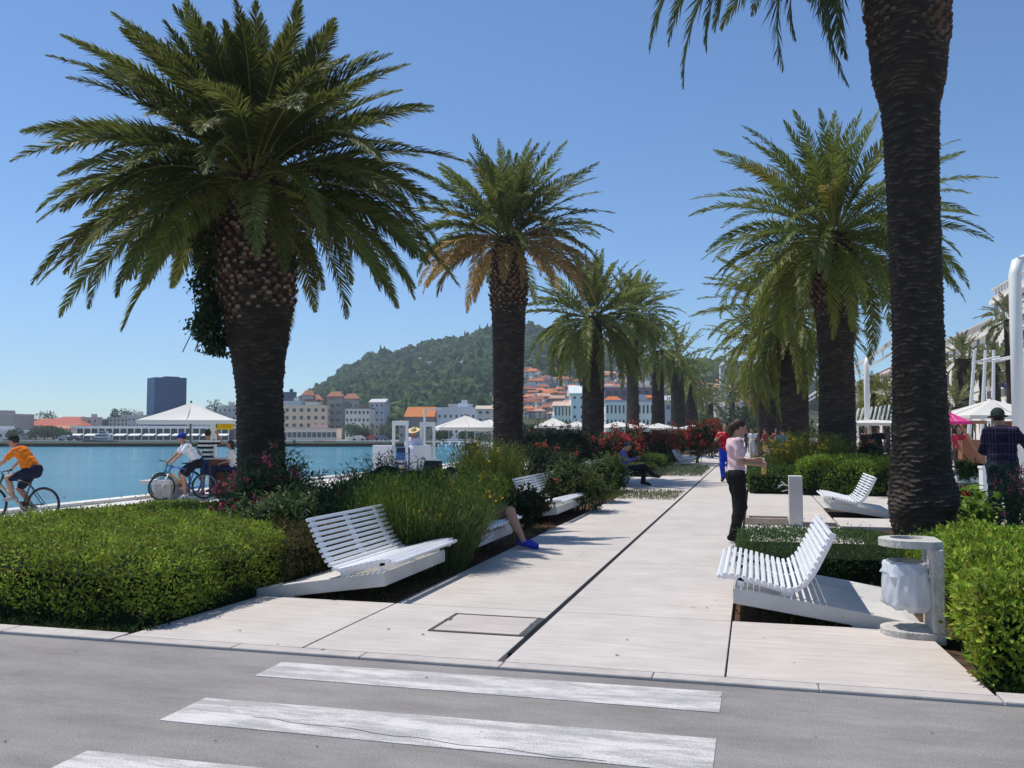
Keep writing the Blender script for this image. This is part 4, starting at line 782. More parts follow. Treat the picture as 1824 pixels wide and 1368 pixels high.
palm('seventh palm in the left row, squat and dark, nearly hidden behind the sixth',-7.3,110,[(-.1,.9),(4,.8),(7.5,.75)],7.8,4.6,44,24,.6,green=(.12,.15,.045),tip=(.10,.09,.01),seed=17,low=-48,leafw=.13,nth=20,dz=.12,droop1=1.3,row=.2)
palm('small far palm at the end of the walk, against the church tower',*pl(1304,150),[(-.1,.55),(5,.5),(8.3,.45)],8.5,4.6,42,22,.7,green=(.10,.13,.04),seed=18,low=-35,leafw=.16,nth=16,dz=.2,droop1=1.1,row=.3)
palm('far dark-trunked palm left of the small one at the end of the walk',*pl(1264,140),[(-.1,.6),(4,.55),(6,.5)],6.2,4.2,38,20,.7,green=(.11,.14,.04),seed=19,low=-45,leafw=.16,nth=16,dz=.2,droop1=1.2,row=.3)
palm('towering thick-trunked palm in the right foreground, crown above the frame',2.14,12.9,[(-.1,.32),(.15,.34),(.35,.385),(.6,.405),(.95,.37),(1.3,.345),(2,.315),(3,.30),(4.5,.315),(5.9,.36),(6.3,.46),(7.2,.53),(8.2,.53),(9.9,.42)],10.0,3.9,90,110,.55,
  green=(.07,.09,.030),tip=(.02,.025,.002),seed=21,top=84,low=0,extra=[(-1.08,12.9,7.05,1.2),(-.85,13.4,7.35,1.2),(-.56,12.6,6.32,1.1),(-.25,12.9,6.95,1.2),(.72,12.4,6.35,1.0),(.95,12.9,7.0,1.0),(1.36,12.7,6.95,1.0),(1.66,12.95,6.30,.9),(1.6,13.3,6.9,.9),(-.2,13.6,7.6,1.2),(.2,12.2,7.5,1.1)],leafw=.030,nth=150,dz=.008,lean=(-.06,0),droop0=.35,droop1=1.15,row=.058,amp=.026,knob=[(.62,-.9,.17,.11),(.50,-2.4,.14,.07),(.80,-.4,.14,.05)],bootz=(6.35,9.0,20,.08,.09),boot=dict(out=.06,cut=(.16,.12,.09)),rh=.3,lip=(.20,.165,.13))
palm('second right date palm, full green crown over a stout trunk',2.2,25.9,[(-.1,.54),(.6,.48),(2,.45),(3.6,.43),(4.6,.49),(5.4,.55),(6.4,.52),(7.0,.38)],6.95,3.9,135,76,.50,
  green=(.10,.135,.030),tip=(.15,.13,.012),rach=(.28,.28,.07),seed=27,top=86,low=-40,leafw=.036,nth=60,dz=.018,bootz=(4.6,6.4,18,.11,.12),droop0=.45,droop1=1.3,row=.09,amp=.04,rh=.3,yellow=.08)
palm('third right date palm, yellow-green crown behind the second',1.55,38.5,[(-.1,.66),(2,.60),(5,.56),(6.6,.5)],6.3,4.1,100,50,.52,green=(.12,.15,.034),tip=(.15,.14,.014),seed=23,top=84,low=-55,leafw=.055,nth=36,dz=.04,droop1=1.35,row=.12,amp=.04,yellow=.1)
palm('fourth right palm in the row',1.0,56,[(-.1,.8),(3,.7),(6.2,.6)],6.2,4.3,60,32,.55,green=(.12,.15,.036),tip=(.13,.12,.012),seed=24,low=-55,leafw=.075,nth=28,dz=.07,droop1=1.35,row=.15,yellow=.08)
palm('fifth right palm, farthest of its row',1.5,78,[(-.1,.8),(3,.7),(6.4,.6)],6.6,4.6,54,28,.6,green=(.12,.15,.036),tip=(.12,.11,.012),seed=25,low=-55,leafw=.1,nth=24,dz=.1,droop1=1.35,row=.2,yellow=.06)
WG='slim fan-headed palms in front of the right facades'
for i,(u,d,zt,L_,lab) in enumerate(((1716,52,5.8,1.9,'left one of the slim palms before the pale right facades, thickest trunk'),(1750,60,6.1,1.7,'middle one of the slim palms before the pale right facades'),(1776,56,5.9,1.7,'right one of the slim palms before the pale right facades'),(1700,48,2.9,1.6,'short bushy palm low beside the big right trunk'),(1800,44,7.1,1.6,'slender palm fronds beside the white mast at the right edge'))):
    palm(lab,*pl(u,d),[(-.1,.45 if i==0 else .22),(zt*.5,.42 if i==0 else .17),(zt,.22 if i else .45)],zt,L_,40,22,.34,green=(.13,.15,.07),tip=(.05,.04,.01),seed=30+i,top=80,low=-50,leafw=.06,nth=18,dz=.08,droop1=1.2,row=.15,group=WG,rh=.08)
# ivy and fern on the bulging trunk
rng=np.random.default_rng(5); rt=root('ivy',(-7.8,12.2,0),label='dark ivy and tufts hanging from the bulge of the huge left palm trunk',cat='climbing plant')
mb=MB(); n=5200; a=rng.normal(PI*1.06,.42,n); z=rng.uniform(2.95,5.2,n); z=np.where(rng.random(n)<.35,rng.uniform(2.75,3.6,n),z); r=np.interp(z,[2.7,3.2,4,4.8,5.2],[.72,.78,.82,.78,.6])+rng.normal(0,.09,n)+.10*np.sin(z*9+a*3)
P=np.c_[.18+r*.92*np.cos(a),.35+r*np.sin(a),z]; Nn=np.c_[np.cos(a),np.sin(a),0*a]; D=nrm(Nn*.5+rng.normal(0,.5,(n,3))+[0,0,-.6]); leaf_quads(P,D,Nn+rng.normal(0,.4,(n,3)),rng.uniform(.05,.085,n),rng.uniform(.04,.065,n),cols(n,(.022,.05,.015),.35),mb)
n=900; a=rng.normal(PI*1.28,.30,n); z=rng.uniform(4.2,5.1,n); r=.66; P=np.c_[r*np.cos(a),.35+r*np.sin(a),z]; D=nrm(np.c_[np.cos(a),np.sin(a),-.9+0*a]+rng.normal(0,.4,(n,3))); leaf_quads(P,D,rng.normal(0,1,(n,3)),rng.uniform(.14,.3,n),np.full(n,.012),cols(n,(.10,.10,.03),.3),mb)
mb.build('leaves',M['leaf'],rt); mb=MB()
for k in range(9):
    x0=-.42+rng.normal(0,.08); y0=.1+rng.normal(0,.15); mb.tube([(x0*.8,y0,4.4),(x0-.1,y0,3.8),(x0-.12+rng.normal(0,.06),y0,3.2),(x0-.05+rng.normal(0,.1),y0-.05,2.75)],.008,5,col=(.7,.6,.5))
mb.build('vines',M['wood'],rt)
rt=root('fern_tuft',(-7.02,12.35,0),label='small feathery tuft growing out of the right side of the bulging trunk',cat='plant'); mb=MB(); n=260; P=rng.normal(0,.045,(n,3))+[.05,0,4.12]; D=nrm(np.c_[rng.uniform(.3,1,n),rng.normal(0,.5,n),rng.normal(.1,.45,n)]); leaf_quads(P+D*rng.uniform(0,.2,(n,1)),D,rng.normal(0,1,(n,3)),rng.uniform(.06,.14,n),np.full(n,.012),cols(n,(.03,.06,.025),.3),mb); mb.build('leaves',M['leaf'],rt)
# ================================================================ HEDGES
G1=(.24,.31,.04); HG='clipped hedges beside the walk'
hedge('hedge',[(-4.50,6.02),(-4.36,7.9),(-5.9,9.8),(-6.9,10.8),(-7.8,10.6),(-8.25,9.3),(-8.2,7.9),(-7.9,6.03)],.56,3300,(.040,.020),G1,'big bright green clipped hedge along the road, front left','hedge',HG,extra=(.04,(.20,.11,.04)),seed=3,lump=.055)
hedge('hedge',[(-4.25,7.62),(-4.10,8.9),(-4.9,9.3),(-5.25,8.72)],.56,3200,(.036,.018),(.075,.080,.022),'dull reddish green low hedge right behind the front left bench','hedge',HG,extra=(.22,(.22,.12,.05)),seed=4,lump=.03)
hedge('hedge',[(-.20,9.75),(1.42,9.75),(1.50,11.25),(-.19,11.25)],.40,3000,(.034,.011),(.08,.14,.04),'dark fine-leaved low hedge behind the front right bench','hedge',HG,seed=6,up=1.0)
hedge('hedge',[(1.265,5.93),(4.4,5.93),(4.4,9.75),(1.62,9.65)],.60,2700,(.056,.027),(.25,.34,.035),'glossy yellow-green hedge behind the litter bin, front right','hedge',HG,extra=(.02,(.30,.22,.05)),seed=7,lump=.07,depth=.12)
hedge('hedge',[(1.55,9.75),(2.7,9.75),(2.6,11.3),(1.55,11.3)],.34,2300,(.05,.020),(.20,.28,.03),'low hedge around the foot of the big right trunk','hedge',HG,seed=27,lump=.05)
hedge('hedge',[(-.15,22.8),(3.6,22.8),(3.4,32.6),(-.15,32.6)],.62,520,(.085,.035),(.075,.13,.028),'dark green hedge across the right beds, behind the stone post','hedge',HG,seed=8,lump=.05)
hedge('hedge',[(1.0,22.6),(3.5,22.6),(3.5,25.0),(1.0,25.0)],.86,1300,(.08,.034),(.17,.26,.030),'brighter fresh green hedge at the foot of the second right palm','hedge',HG,seed=9,lump=.12,depth=.15)
hedge('hedge',[(-6.2,12.0),(-4.6,12.0),(-4.5,17.5),(-6.2,17.5)],.74,1100,(.05,.026),(.18,.26,.026),'bright green low hedge behind the long left bench','hedge',HG,seed=10)
for i,(yy,h_) in enumerate(((30.6,.42),(34.8,.60),(39.6,.5))):
    hedge('hedge',[(-5.6,yy+.3),(-3.5 if i else -3.9,yy+.3),(-3.5,yy+2.6),(-5.6,yy+2.6)],h_,600,(.07,.04),(.11,.16,.02) if i<2 else (.07,.11,.02),('nearest','middle','farthest')[i]+' of the three low clipped hedges behind the seated person in purple','hedge',HG,seed=41+i)
# low ground cover strips
def cover(label,poly,h,n,leaf,base,cat='ground cover',seed=1,extra=None):
    rng=np.random.default_rng(seed); P=np.array(poly,float); mn,mx=P.min(0),P.max(0); q=rng.uniform(mn,mx,(n,2)); z=rng.random(n)**1.5*h*(.6+.4*vnoise(q[:,0],q[:,1],4,seed)); D=nrm(rng.normal(0,.5,(n,3))+[0,0,.8])
    mb=MB(); leaf_quads(np.c_[q,z-.05],D,rng.normal(0,1,(n,3)),rng.uniform(.6,1.3,n)*leaf[0],np.full(n,leaf[1]),cols(n,base,.35,.15,rng,extra),mb); return mb.build('ground_cover',M['needle'],kind='stuff',label=label)
cover('strip of low yellow-green planting across the left bed',[(-6.4,20.15),(-1.72,23.0)],.16,9000,(.09,.012),(.10,.115,.035),seed=3)
cover('strip of grey-green tufts across the left bed',[(-5.6,31.0),(-1.75,38.4)],.30,9000,(.12,.02),(.10,.125,.07),seed=4)
cover('dry ground plants under the left benches',[(-4.9,9.2),(-3.12,14.6)],.06,5200,(.05,.010),(.20,.11,.05),seed=5)
cover('sparse weeds under the right bench',[(-.15,7.5),(1.1,9.6)],.10,500,(.07,.012),(.09,.12,.02),seed=6)
cover('weeds under the front left bench',[(-4.3,7.5),(-3.12,9.6)],.07,500,(.06,.012),(.08,.10,.02),seed=16)
cover('mown grass strip on the right',[(3.5,24.5),(7.5,31)],.05,16000,(.08,.015),(.10,.15,.04),cat='grass',seed=7)
cover('weeds at the foot of the front left hedge',[(-6.2,5.84),(-4.4,6.15)],.10,1500,(.04,.016),(.05,.08,.02),seed=8)
cover('weeds at the foot of the front right hedge',[(1.3,5.84),(3.2,6.2)],.12,1500,(.05,.018),(.08,.12,.02),seed=9)
# ================================================================ SHRUBS
OL=(.085,.13,.042); OG='flowering oleanders in the left beds'
def O(label,u,d,rx,ry,h,nl,fl=None,seed=1,leaf=(.13,.02),base=OL,group=OG,z=-.05,**k):
    x,y=pl(u,d); return bush('oleander_bush',(x,y,z),rx,ry,h,nl,leaf,base,label,'shrub',group,fl,seed,**k)
PK=(.95,.15,.21); RD=(.50,.035,.05)
O('oleander with bright pink flower heads at the left foot of the huge left palm',438,11.2,.62,.6,1.12,5200,(80,.052,PK),51)
O('tall oleander shoot with a pink tip against the water, right of the huge left palm',540,11.4,.42,.4,1.45,2600,(20,.045,PK),52,lobes=5,core=.3)
O('dark green oleander clump between the huge left palm and the front bench',500,10.2,.75,.5,.88,5200,(10,.024,(.55,.08,.12)),53)
O('leafy oleander with stray dark red blooms just behind the front left bench',610,11.6,.85,.7,.98,5600,(8,.03,RD),54)
O('low spreading green shrub beyond the front left bench, near the kiosk stands',650,13.2,.9,.7,1.05,5200,None,55)
O('leafy shrub with pale bluish flowers below the kiosk stands',700,15.5,1.0,.8,1.05,4600,(26,.02,(.45,.45,.6)),56,base=(.06,.09,.04))
# broom: many thin upright stems
def broom(label,x,y,rx,h,n,base,fl,seed,w=.007,name='broom_bush',group=None,flc=(.75,.45,.03),lean_=.35):
    rng=np.random.default_rng(seed); rt=root(name,(x,y,-.05),label=label,cat='shrub',group=group); mb=MB(); fb=MB()
    a=rng.uniform(0,2*PI,n); r=rng.random(n)**.6*rx*.45; b=np.c_[r*np.cos(a),r*np.sin(a),0*a]; ln=h*rng.uniform(.55,1.1,n); out=np.c_[np.cos(a),np.sin(a),0*a]*(rng.random((n,1))*lean_*1.6)+rng.normal(0,.12,(n,3)); out[:,2]=1; d=nrm(out); st=5
    P=[b]; 
    for k in range(1,st): P.append(P[-1]+d*(ln/(st-1))[:,None]); d=nrm(d+np.c_[np.cos(a),np.sin(a),-.35+0*a]*.10+rng.normal(0,.07,(n,3)))
    sdv=nrm(np.cross(d,rng.normal(0,1,(n,3)))); V=[]; 
    for k in range(st): ww=w*(1.2-k/st); V+=[P[k]-sdv*ww,P[k]+sdv*ww]
    V=np.stack(V,1).reshape(-1,3); i=np.arange(n)[:,None]*2*st+np.arange(st-1)[None]*2; i=i.ravel(); F=np.stack([i,i+1,i+3,i+2],1); mb.add(V,F,np.repeat(cols(n,base,.3,.15,rng),2*st,0))
    m=n*9; j=rng.integers(0,n,m); k=rng.integers(1,st,m); Pa=np.stack(P,1); PP=Pa[j,k]+rng.normal(0,.03,(m,3)); leaf_quads(PP,nrm(rng.normal(0,.4,(m,3))+[0,0,1]),rng.normal(0,1,(m,3)),rng.uniform(.035,.085,m),np.full(m,w*2.2),cols(m,base,.3,.15,rng),mb)
    mb.build('stems',M['needle'],rt)
    if fl: 
        m=fl*6; j=np.repeat(rng.integers(0,n,fl),6); PP=Pa[j,st-1]*1.0+rng.normal(0,.022,(m,3)); leaf_quads(PP,rng.normal(0,1,(m,3)),rng.normal(0,1,(m,3)),np.full(m,.035),np.full(m,.03),cols(m,flc,.2,.08,rng),fb); fb.build('flowers',M['petal'],rt)
    return rt
x,y=pl(752,10.4); broom('tall feathery green broom bush with a few yellow flowers, between the first two left benches',x,y,.95,.98,5200,(.10,.15,.024),34,61,w=.0042,lean_=.30)
x,y=pl(790,10.2); broom('grey-green broom stems leaning over the front left bench',x,y,.6,.80,3000,(.115,.155,.05),5,62,w=.0038,lean_=.24)
x,y=pl(800,15.2); broom('green broom clump farther back, flecked with yellow, left of the kiosk chairs',x,y,1.3,.86,3400,(.11,.155,.03),46,63,w=.0055,lean_=.28)
x,y=pl(868,17.5); broom('tall yellow-green broom at the left edge of the second left trunk',x,y,.50,1.30,1500,(.14,.165,.035),24,64,w=.007,lean_=.25,flc=(.8,.5,.08))
O('dark low shrub with wine-red flowers in front of the long left bench',940,14.2,.62,.62,.72,4200,(20,.03,(.35,.02,.05)),65,leaf=(.06,.03),base=(.028,.045,.016))
O('leafy green shrub growing through behind the long left bench',1030,17.2,.85,.8,1.05,5000,(3,.04,(.6,.12,.05)),66,leaf=(.10,.026),base=(.085,.115,.03))
O('light green shrub between the long left bench and the seated person in purple',1072,19.3,.60,.7,1.02,3600,(4,.05,(.7,.15,.08)),67,leaf=(.09,.028),base=(.09,.13,.03))
O('dark bushy oleander left of the third left palm',985,21.5,1.2,1,1.45,4200,(12,.05,(.6,.08,.05)),68,base=(.03,.05,.02))
O('dense dark green shrub at the foot of the third left palm',1030,27,1.5,1.1,1.75,3600,None,69,leaf=(.13,.03),base=(.025,.042,.018))
O('shrub with one orange-red bloom left of the seated person in purple',1096,22.6,.55,.6,1.12,2600,(7,.045,(.75,.16,.08)),70,leaf=(.12,.03),base=(.07,.11,.03))
RG='red oleanders along the left row of palms'
for i,(u,d,rx,h,fl,c,lab) in enumerate(((1088,33,1.2,1.75,120,(.60,.05,.07),'oleander thick with red bloom just right of the third left palm'),(1122,36,1.1,1.9,90,(.62,.05,.09),'red oleander directly above the head of the seated person in purple'),(1165,42,1.7,1.9,170,(.42,.06,.045),'rust-red oleander between the fourth and fifth left trunks'),(1205,46,1.6,2.0,150,(.42,.07,.05),'rust-red oleander in front of the sixth left trunk'),(1240,44,1.4,2.3,210,(.48,.05,.05),'largest red oleander mass, left of the person in red'),(1268,52,1.2,2.3,110,(.45,.05,.05),'farthest red oleander, touching the person in red'))):
    O(lab,u,d,rx,1.3,h,3400,(fl,.085,c),80+i,leaf=(.15,.05),base=(.07,.075,.03),group=RG)
O('dark hedge-like oleander behind the second left palm',955,31,1.6,1.2,1.9,3600,(6,.08,(.6,.06,.04)),90,leaf=(.16,.045),base=(.028,.045,.02))
O('green rounded shrub beyond the red oleanders',1262,64,2.0,1.6,2.6,1800,None,91,leaf=(.2,.08),base=(.07,.11,.03),group=None)
# right beds
x,y=pl(1436,23.6); broom('yellow-flowering broom left of the second right trunk',x,y,1.0,1.45,2800,(.13,.165,.03),260,71,w=.007,lean_=.28,flc=(.70,.42,.02))
x,y=pl(1455,24.0); bush('broom_bush',(x,y,-.05),.7,.8,1.45,3200,(.06,.014),(.10,.13,.02),'dense rounded green side of the yellow broom, at the second right trunk','shrub',None,(60,.03,(.65,.40,.02)),72)
x,y=pl(1545,25.5); bush('lantana_bush',(x,y,-.05),1.1,.9,1.45,4200,(.08,.025),(.075,.095,.025),'loose bush with orange and red flowers between the two big right trunks','shrub',None,(46,.05,(.65,.16,.04)),73)
x,y=pl(1515,27.0); bush('lantana_bush',(x,y,-.05),.9,.9,1.55,3000,(.08,.022),(.10,.10,.03),'tawny bush right of the second right trunk','shrub',None,(34,.05,(.6,.30,.06)),74)
# canna bed
rng=np.random.default_rng(8)
for i,(u,d,h_,lab) in enumerate(((1712,14.6,.78,'broad-leaved canna with a red flower right of the big right trunk'),(1742,14.2,.70,'broad-leaved canna with lime leaves, next to the dark trousers'),(1722,13.7,.55,'low front clump of broad light green canna leaves'))):
    x,y=pl(u,d); rt=root('canna_plant',(x,y,-.05),label=lab,cat='plant',group='cannas right of the big trunk'); mb=MB(); n=70
    a=rng.uniform(0,2*PI,n); z=rng.uniform(.05,h_*.75,n); P=np.c_[.10*np.cos(a)+rng.normal(0,.12,n),.1*np.sin(a)+rng.normal(0,.1,n),z]
    for k in range(n):
        L_=rng.uniform(.24,.40); w_=L_*.30; d0=np.array([math.cos(a[k]),math.sin(a[k]),rng.uniform(.5,1.3)]); d0/=np.linalg.norm(d0); p=P[k]; s_=nrm(np.cross(d0,[0,0,1.])); c_=cols(1,(.11,.19,.025),.3,.1,rng)[0]; V=[];m_=5
        for q in range(m_+1):
            t=q/m_; ww=w_*math.sin(PI*min(1,t*.96+.02))**.7*.5+.004; V+=[p-s_*ww+[0,0,.03*math.sin(t*PI)],p,p+s_*ww+[0,0,.03*math.sin(t*PI)]]; p=p+d0*L_/m_; d0=d0+np.array([0,0,-.22]); d0=d0/np.linalg.norm(d0)
        F=[]
        for q in range(m_): b_=q*3; F+=[(b_,b_+1,b_+4,b_+3),(b_+1,b_+2,b_+5,b_+4)]
        mb.add(V,F,c_)
    mb.build('leaves',M['leaf'],rt,smooth=True)
    if i<1:
        fb=MB(); m=40; leaf_quads(np.array([-.02,-.1,h_*.72])+rng.normal(0,.035,(m,3)),rng.normal(0,1,(m,3)),rng.normal(0,1,(m,3)),np.full(m,.07),np.full(m,.045),cols(m,(.62,.02,.02),.2,.05,rng),fb); fb.build('flower',M['petal'],rt)
x,y=pl(1806,10.9); bush('oleander_bush',(x,y,-.05),.50,.5,1.10,2600,(.12,.014),(.06,.10,.04),'airy oleander with many pink flowers at the right edge, in front of the plaid shirt','shrub',None,(60,.026,(.75,.16,.25)),75,core=0,lobes=7)
# ================================================================ PARASOLS, STALLS, KIOSKS
def parasol(label,x,y,z,w,ztop,zedge,rz=0,col=(1,1,1),group='white parasols',pole=(.12,.12,.12),valance=.10,npole=1):
    rt=root('parasol',(x,y,z),rz,label=label,cat='parasol',group=group); h=w/2; mb=MB(); n=10
    # sagging square canopy
    V=[];ring=[]
    for i in range(n+1):
        t=i/n; 
        for k in range(16):
            s,f=divmod(k,4); a=-1+2*f/4; px,py=[(a,-1),(1,a),(-a,1),(-1,-a)][s]; sag=1-.10*math.sin(t*PI)*(1-abs(f-0)/4)*.5
            bow=1-.05*(1-(abs(a))**2)*t; V.append((px*h*t*bow,py*h*t*bow,(ztop-(ztop-zedge)*(t**.88))*1.0-.05*math.sin(PI*t)*(1-abs(a))))
    F=[(i*16+k,i*16+(k+1)%16,(i+1)*16+(k+1)%16,(i+1)*16+k) for i in range(n) for k in range(16)]
    b=V[-16:]; m=len(V); V+=[(p[0]*1.005,p[1]*1.005,p[2]-valance) for p in b]; F+=[(n*16+k,n*16+(k+1)%16,m+(k+1)%16,m+k) for k in range(16)]
    mb.add(V,F,col); mb.build('canopy',M['canvas'],rt)
    mb=MB(); mb.tube([(0,0,0),(0,0,ztop+.04)],.028,10,col=pole); mb.build('pole',M['metal'],rt)
    mb=MB(); 
    for k in range(8): a=2*PI*k/8+PI/4*0; r=h*(1.38 if k%2 else .97); mb.bar((0,0,ztop-.06),(r*math.cos(a),r*math.sin(a),zedge-.02+(.0)),.02,.02,col=(.55,.5,.42))
    mb.build('ribs',M['metal'],rt); mb=MB(); mb.box((0,0,.04),(.6,.6,.08),col=(.3,.3,.3)); mb.build('base',M['metal'],rt); return rt
x,y=pl(341,25.3); parasol('large white parasol on a dark pole at the water, left of the huge left palm',x,y,QZ,2.5,2.62,2.10,YAW+.25)
x,y=pl(829,34); parasol('white parasol with a pointed top just left of the second left trunk',x,y,QZ,2.25,2.42,1.95,YAW+.2)
x,y=pl(872,36); parasol('flatter white parasol half behind the second left trunk',x,y,QZ,2.2,2.30,1.92,YAW-.1)
x,y=pl(985,47); parasol('white parasol between the second and third left trunks',x,y,QZ,1.9,2.55,2.10,YAW)
x,y=pl(1027,52); parasol('white parasol edge touching the left side of the third left trunk',x,y,QZ,2.2,2.42,2.05,YAW)
for u,d,w,lab in ((1100,56,3.4,'broad white parasol between the third and fourth left trunks'),(1140,62,2.6,'white parasol right behind the slim fourth left trunk'),(1172,66,3.0,'white parasol behind the fifth left trunk'),(1232,80,3.2,'last white parasol in the row, by the red oleanders')):
    x,y=pl(u,d); parasol(lab,x,y,QZ,w,2.45,2.05,YAW)
x,y=pl(1765,33); parasol('large white parasol above the head with the dark bucket hat',x,y,0,3.3,2.72,2.10,YAW)
x,y=pl(1735,40); parasol('white parasol between the pink one and the bucket hat',x,y,0,2.6,2.35,2.0,YAW)
x,y=pl(1691,30); parasol('bright pink parasol just right of the big right trunk',x,y,0,.95,2.18,1.86,YAW,col=(1.0,.10,.42),group=None)
x,y=pl(1548,42); parasol('long white parasol edge under the leaning white louvres',x,y,0,4.0,2.10,1.92,YAW*.5)
# signpost with the yellow sign
x,y=pl(380,26.2); rt=root('signpost',(x,y,QZ),YAW,label='white post with a yellow rectangular sign, left of the huge left palm',cat='sign')
mb=MB(); mb.box((.03,0,1.06),(.17,.12,2.12)); mb.build('post',M['white'],rt,bevel=.01); mb=MB(); mb.box((.36,-.02,1.98),(.50,.04,.27),col=(.80,.52,.01)); mb.build('sign_panel',M['plain'],rt)
mb=MB(); mb.box((.13,-.045,1.98),(.035,.01,.14),col=(.05,.10,.2)); mb.build('mark',M['plain'],rt); mb=MB(); mb.box((.42,-.045,1.98),(.24,.01,.10),col=(.72,.42,.0)); mb.build('print',M['plain'],rt)
# kiosk stands (two white lecterns with tall frames)
def stand(label,u,d,w,poster,hpost,side):
    x,y=pl(u,d); rt=root('display_stand',(x,y,QZ),YAW,label=label,cat='display stand',group='white display stands at the water'); mb=MB(); mb.box((0,0,.68),(w,.5,1.36)); mb.build('cabinet',M['white'],rt,bevel=.01)
    for s in (0,.42): mb=MB(); mb.box((side*w*.5+.02+s*1.0,-.05,hpost/2+.1),(.09,.09,hpost)); mb.build('post',M['white'],rt,bevel=.006)
    mb=MB(); mb.box((side*w*.5+.23,-.05,hpost+.08),(.52,.10,.14)); mb.build('header',M['white'],rt,bevel=.006)
    if poster:
        mb=MB(); mb.box((side*w*.5+.32,-.03,.72),(.42,.05,1.15),col=(.06,.17,.42)); mb.box((side*w*.5+.32,-.058,1.20),(.42,.01,.16),col=(.02,.04,.08)); mb.box((side*w*.5+.28,-.059,.62),(.22,.01,.22),col=(.7,.55,.35)); mb.box((side*w*.5+.40,-.06,.36),(.16,.01,.16),col=(.8,.55,.05)); mb.box((side*w*.5+.25,-.061,.85),(.28,.01,.08),col=(.75,.6,.6)); mb.build('poster',M['plain'],rt)
        mb=MB(); rg=np.random.default_rng(2)
        for k in range(16): mb.box((rg.uniform(-w*.4,w*.4),-.253,rg.uniform(.2,1.15)),(rg.uniform(.03,.10),.006,rg.uniform(.02,.05)),col=(.45,.42,.42))
        mb.build('print',M['plain'],rt)
    return rt
stand('white display stand with a blue poster, left of the person in white',684,28.5,.62,True,1.98,1)
stand('white display stand with an open frame, right of the person in white',753,29.5,.56,False,1.95,-0.2)
x,y=pl(757,31); rt=root('lamp_post',(x,y,QZ),YAW,label='thin white mast with an arm behind the right display stand',cat='lamp post'); mb=MB(); mb.tube([(0,0,0),(0,0,2.55)],.04,8); mb.build('post',M['white'],rt); mb=MB(); mb.bar((0,0,2.55),(.55,0,2.57),.06,.05); mb.build('arm',M['white'],rt)
for i,(u,d,lab) in enumerate(((764,24,'dark-sided chair in front of the white display stands, left one'),(780,23.6,'dark-sided chair in front of the white display stands, right one'))):
    x,y=pl(u,d); rt=root('cafe_chair',(x,y,-.05),YAW+.3-.4*i,label=lab,cat='chair',group='dark chairs near the display stands'); mb=MB(); mb.box((0,0,.43),(.36,.38,.03)); mb.build('seat',M['white'],rt,bevel=.006)
    mb=MB(); mb.box((0,-.17,.63),(.30,.03,.34),col=(.02,.02,.025)); mb.build('backrest',M['plain'],rt); mb=MB(); mb.box((0,-.17,.825),(.36,.06,.03)); mb.build('top_rail',M['white'],rt)
    for a,b in((-.16,-.16),(.16,-.16),(-.16,.16),(.16,.16)): mb=MB(); mb.tube([(a,b,.42),(a*1.15,b*1.2,0)],.014,6); mb.build('leg',M['white'],rt)
# right-hand white masts and louvres
rt=root('awning_frame',(5.25,20,0),label='tall white steel frame of masts and a long top beam running down the right side',cat='awning frame')
for yy in (.1,25,50): mb=MB(); mb.tube([(-.1,yy,-.05),(-.08,yy,4.7),(0,yy+.12,4.95),(.2,yy+.3,5.05)],.12 if yy<1 else .13,10); mb.build('mast',M['white'],rt,smooth=True)
for dz in (0,-.42): mb=MB(); mb.bar((0,14,5.0+dz),(0,75,5.0+dz),.12 if dz==0 else .07,.14 if dz==0 else .07); mb.build('beam',M['white'],rt)
for yy in range(15,75,5): mb=MB(); mb.bar((0,yy,5),(0,yy,4.58),.05,.05); mb.build('strut',M['white'],rt)
mb=MB(); mb.bar((0,.2,5.0),(3.2,.2,5.15),.12,.14); mb.build('cross_beam',M['white'],rt)
x,y=pl(1548,44); rt=root('louvre_awning',(x,y,0),YAW,label='row of slanting white louvres between the second right trunk and the big right trunk',cat='awning')
for k in range(12): mb=MB(); xx=-1.15+k*.215; mb.bar((xx,0,2.0),(xx+.20,0,2.62+.05*k*.5),.085,.06); mb.build('louvre',M['white'],rt)
mb=MB(); mb.bar((-1.3,0,1.98),(1.5,0,2.02),.12,.16); mb.build('rail',M['white'],rt)
for i,(u,uu) in enumerate(((1718,1738),(1742,1757),(1763,1772))):
    x,y=pl(u,38); x2,y2=pl(uu,38); rt=root('leaning_mast',(x,y,0),label=('first','second','third')[i]+' of three leaning white masts behind the white parasols, counted from the big right trunk',cat='mast',group='leaning white masts'); mb=MB(); mb.tube([(0,0,0),(x2-x,y2-y,5.0)],[.10,.06],8); mb.build('shaft',M['white'],rt); mb=MB(); mb.tube([((x2-x)*.9,(y2-y)*.9,4.5),((x2-x)*.9+1,(y2-y)*.9,4.7)],.04,6); mb.build('arm',M['white'],rt)
x,y=pl(1712,30.5); rt=root('market_stall',(x,y,0),YAW,label='brown wooden stall with a slanting brace, beside the pink parasol',cat='stall')
mb=MB(); mb.box((.45,.4,.62),(.8,.5,1.24),col=(.34,.15,.08)); mb.build('counter',M['plain'],rt); mb=MB(); mb.bar((-.1,-.1,1.75),(.55,-.1,.6),.09,.06,col=(.42,.20,.10)); mb.build('brace',M['plain'],rt); mb=MB(); mb.box((.5,.7,1.85),(1.4,.06,.12),col=(.4,.2,.1)); mb.build('rail',M['plain'],rt)
x,y=pl(1800,33); rt=root('market_stall',(x,y,0),YAW,label='dark brown stall front behind the bucket hat, at the white mast',cat='stall'); mb=MB(); mb.box((0,0,.95),(.9,.5,1.9),col=(.20,.07,.03)); mb.build('cabinet',M['plain'],rt); mb=MB(); mb.box((.1,-.27,1.5),(.5,.03,.35),col=(.02,.02,.02)); mb.build('opening',M['plain'],rt)
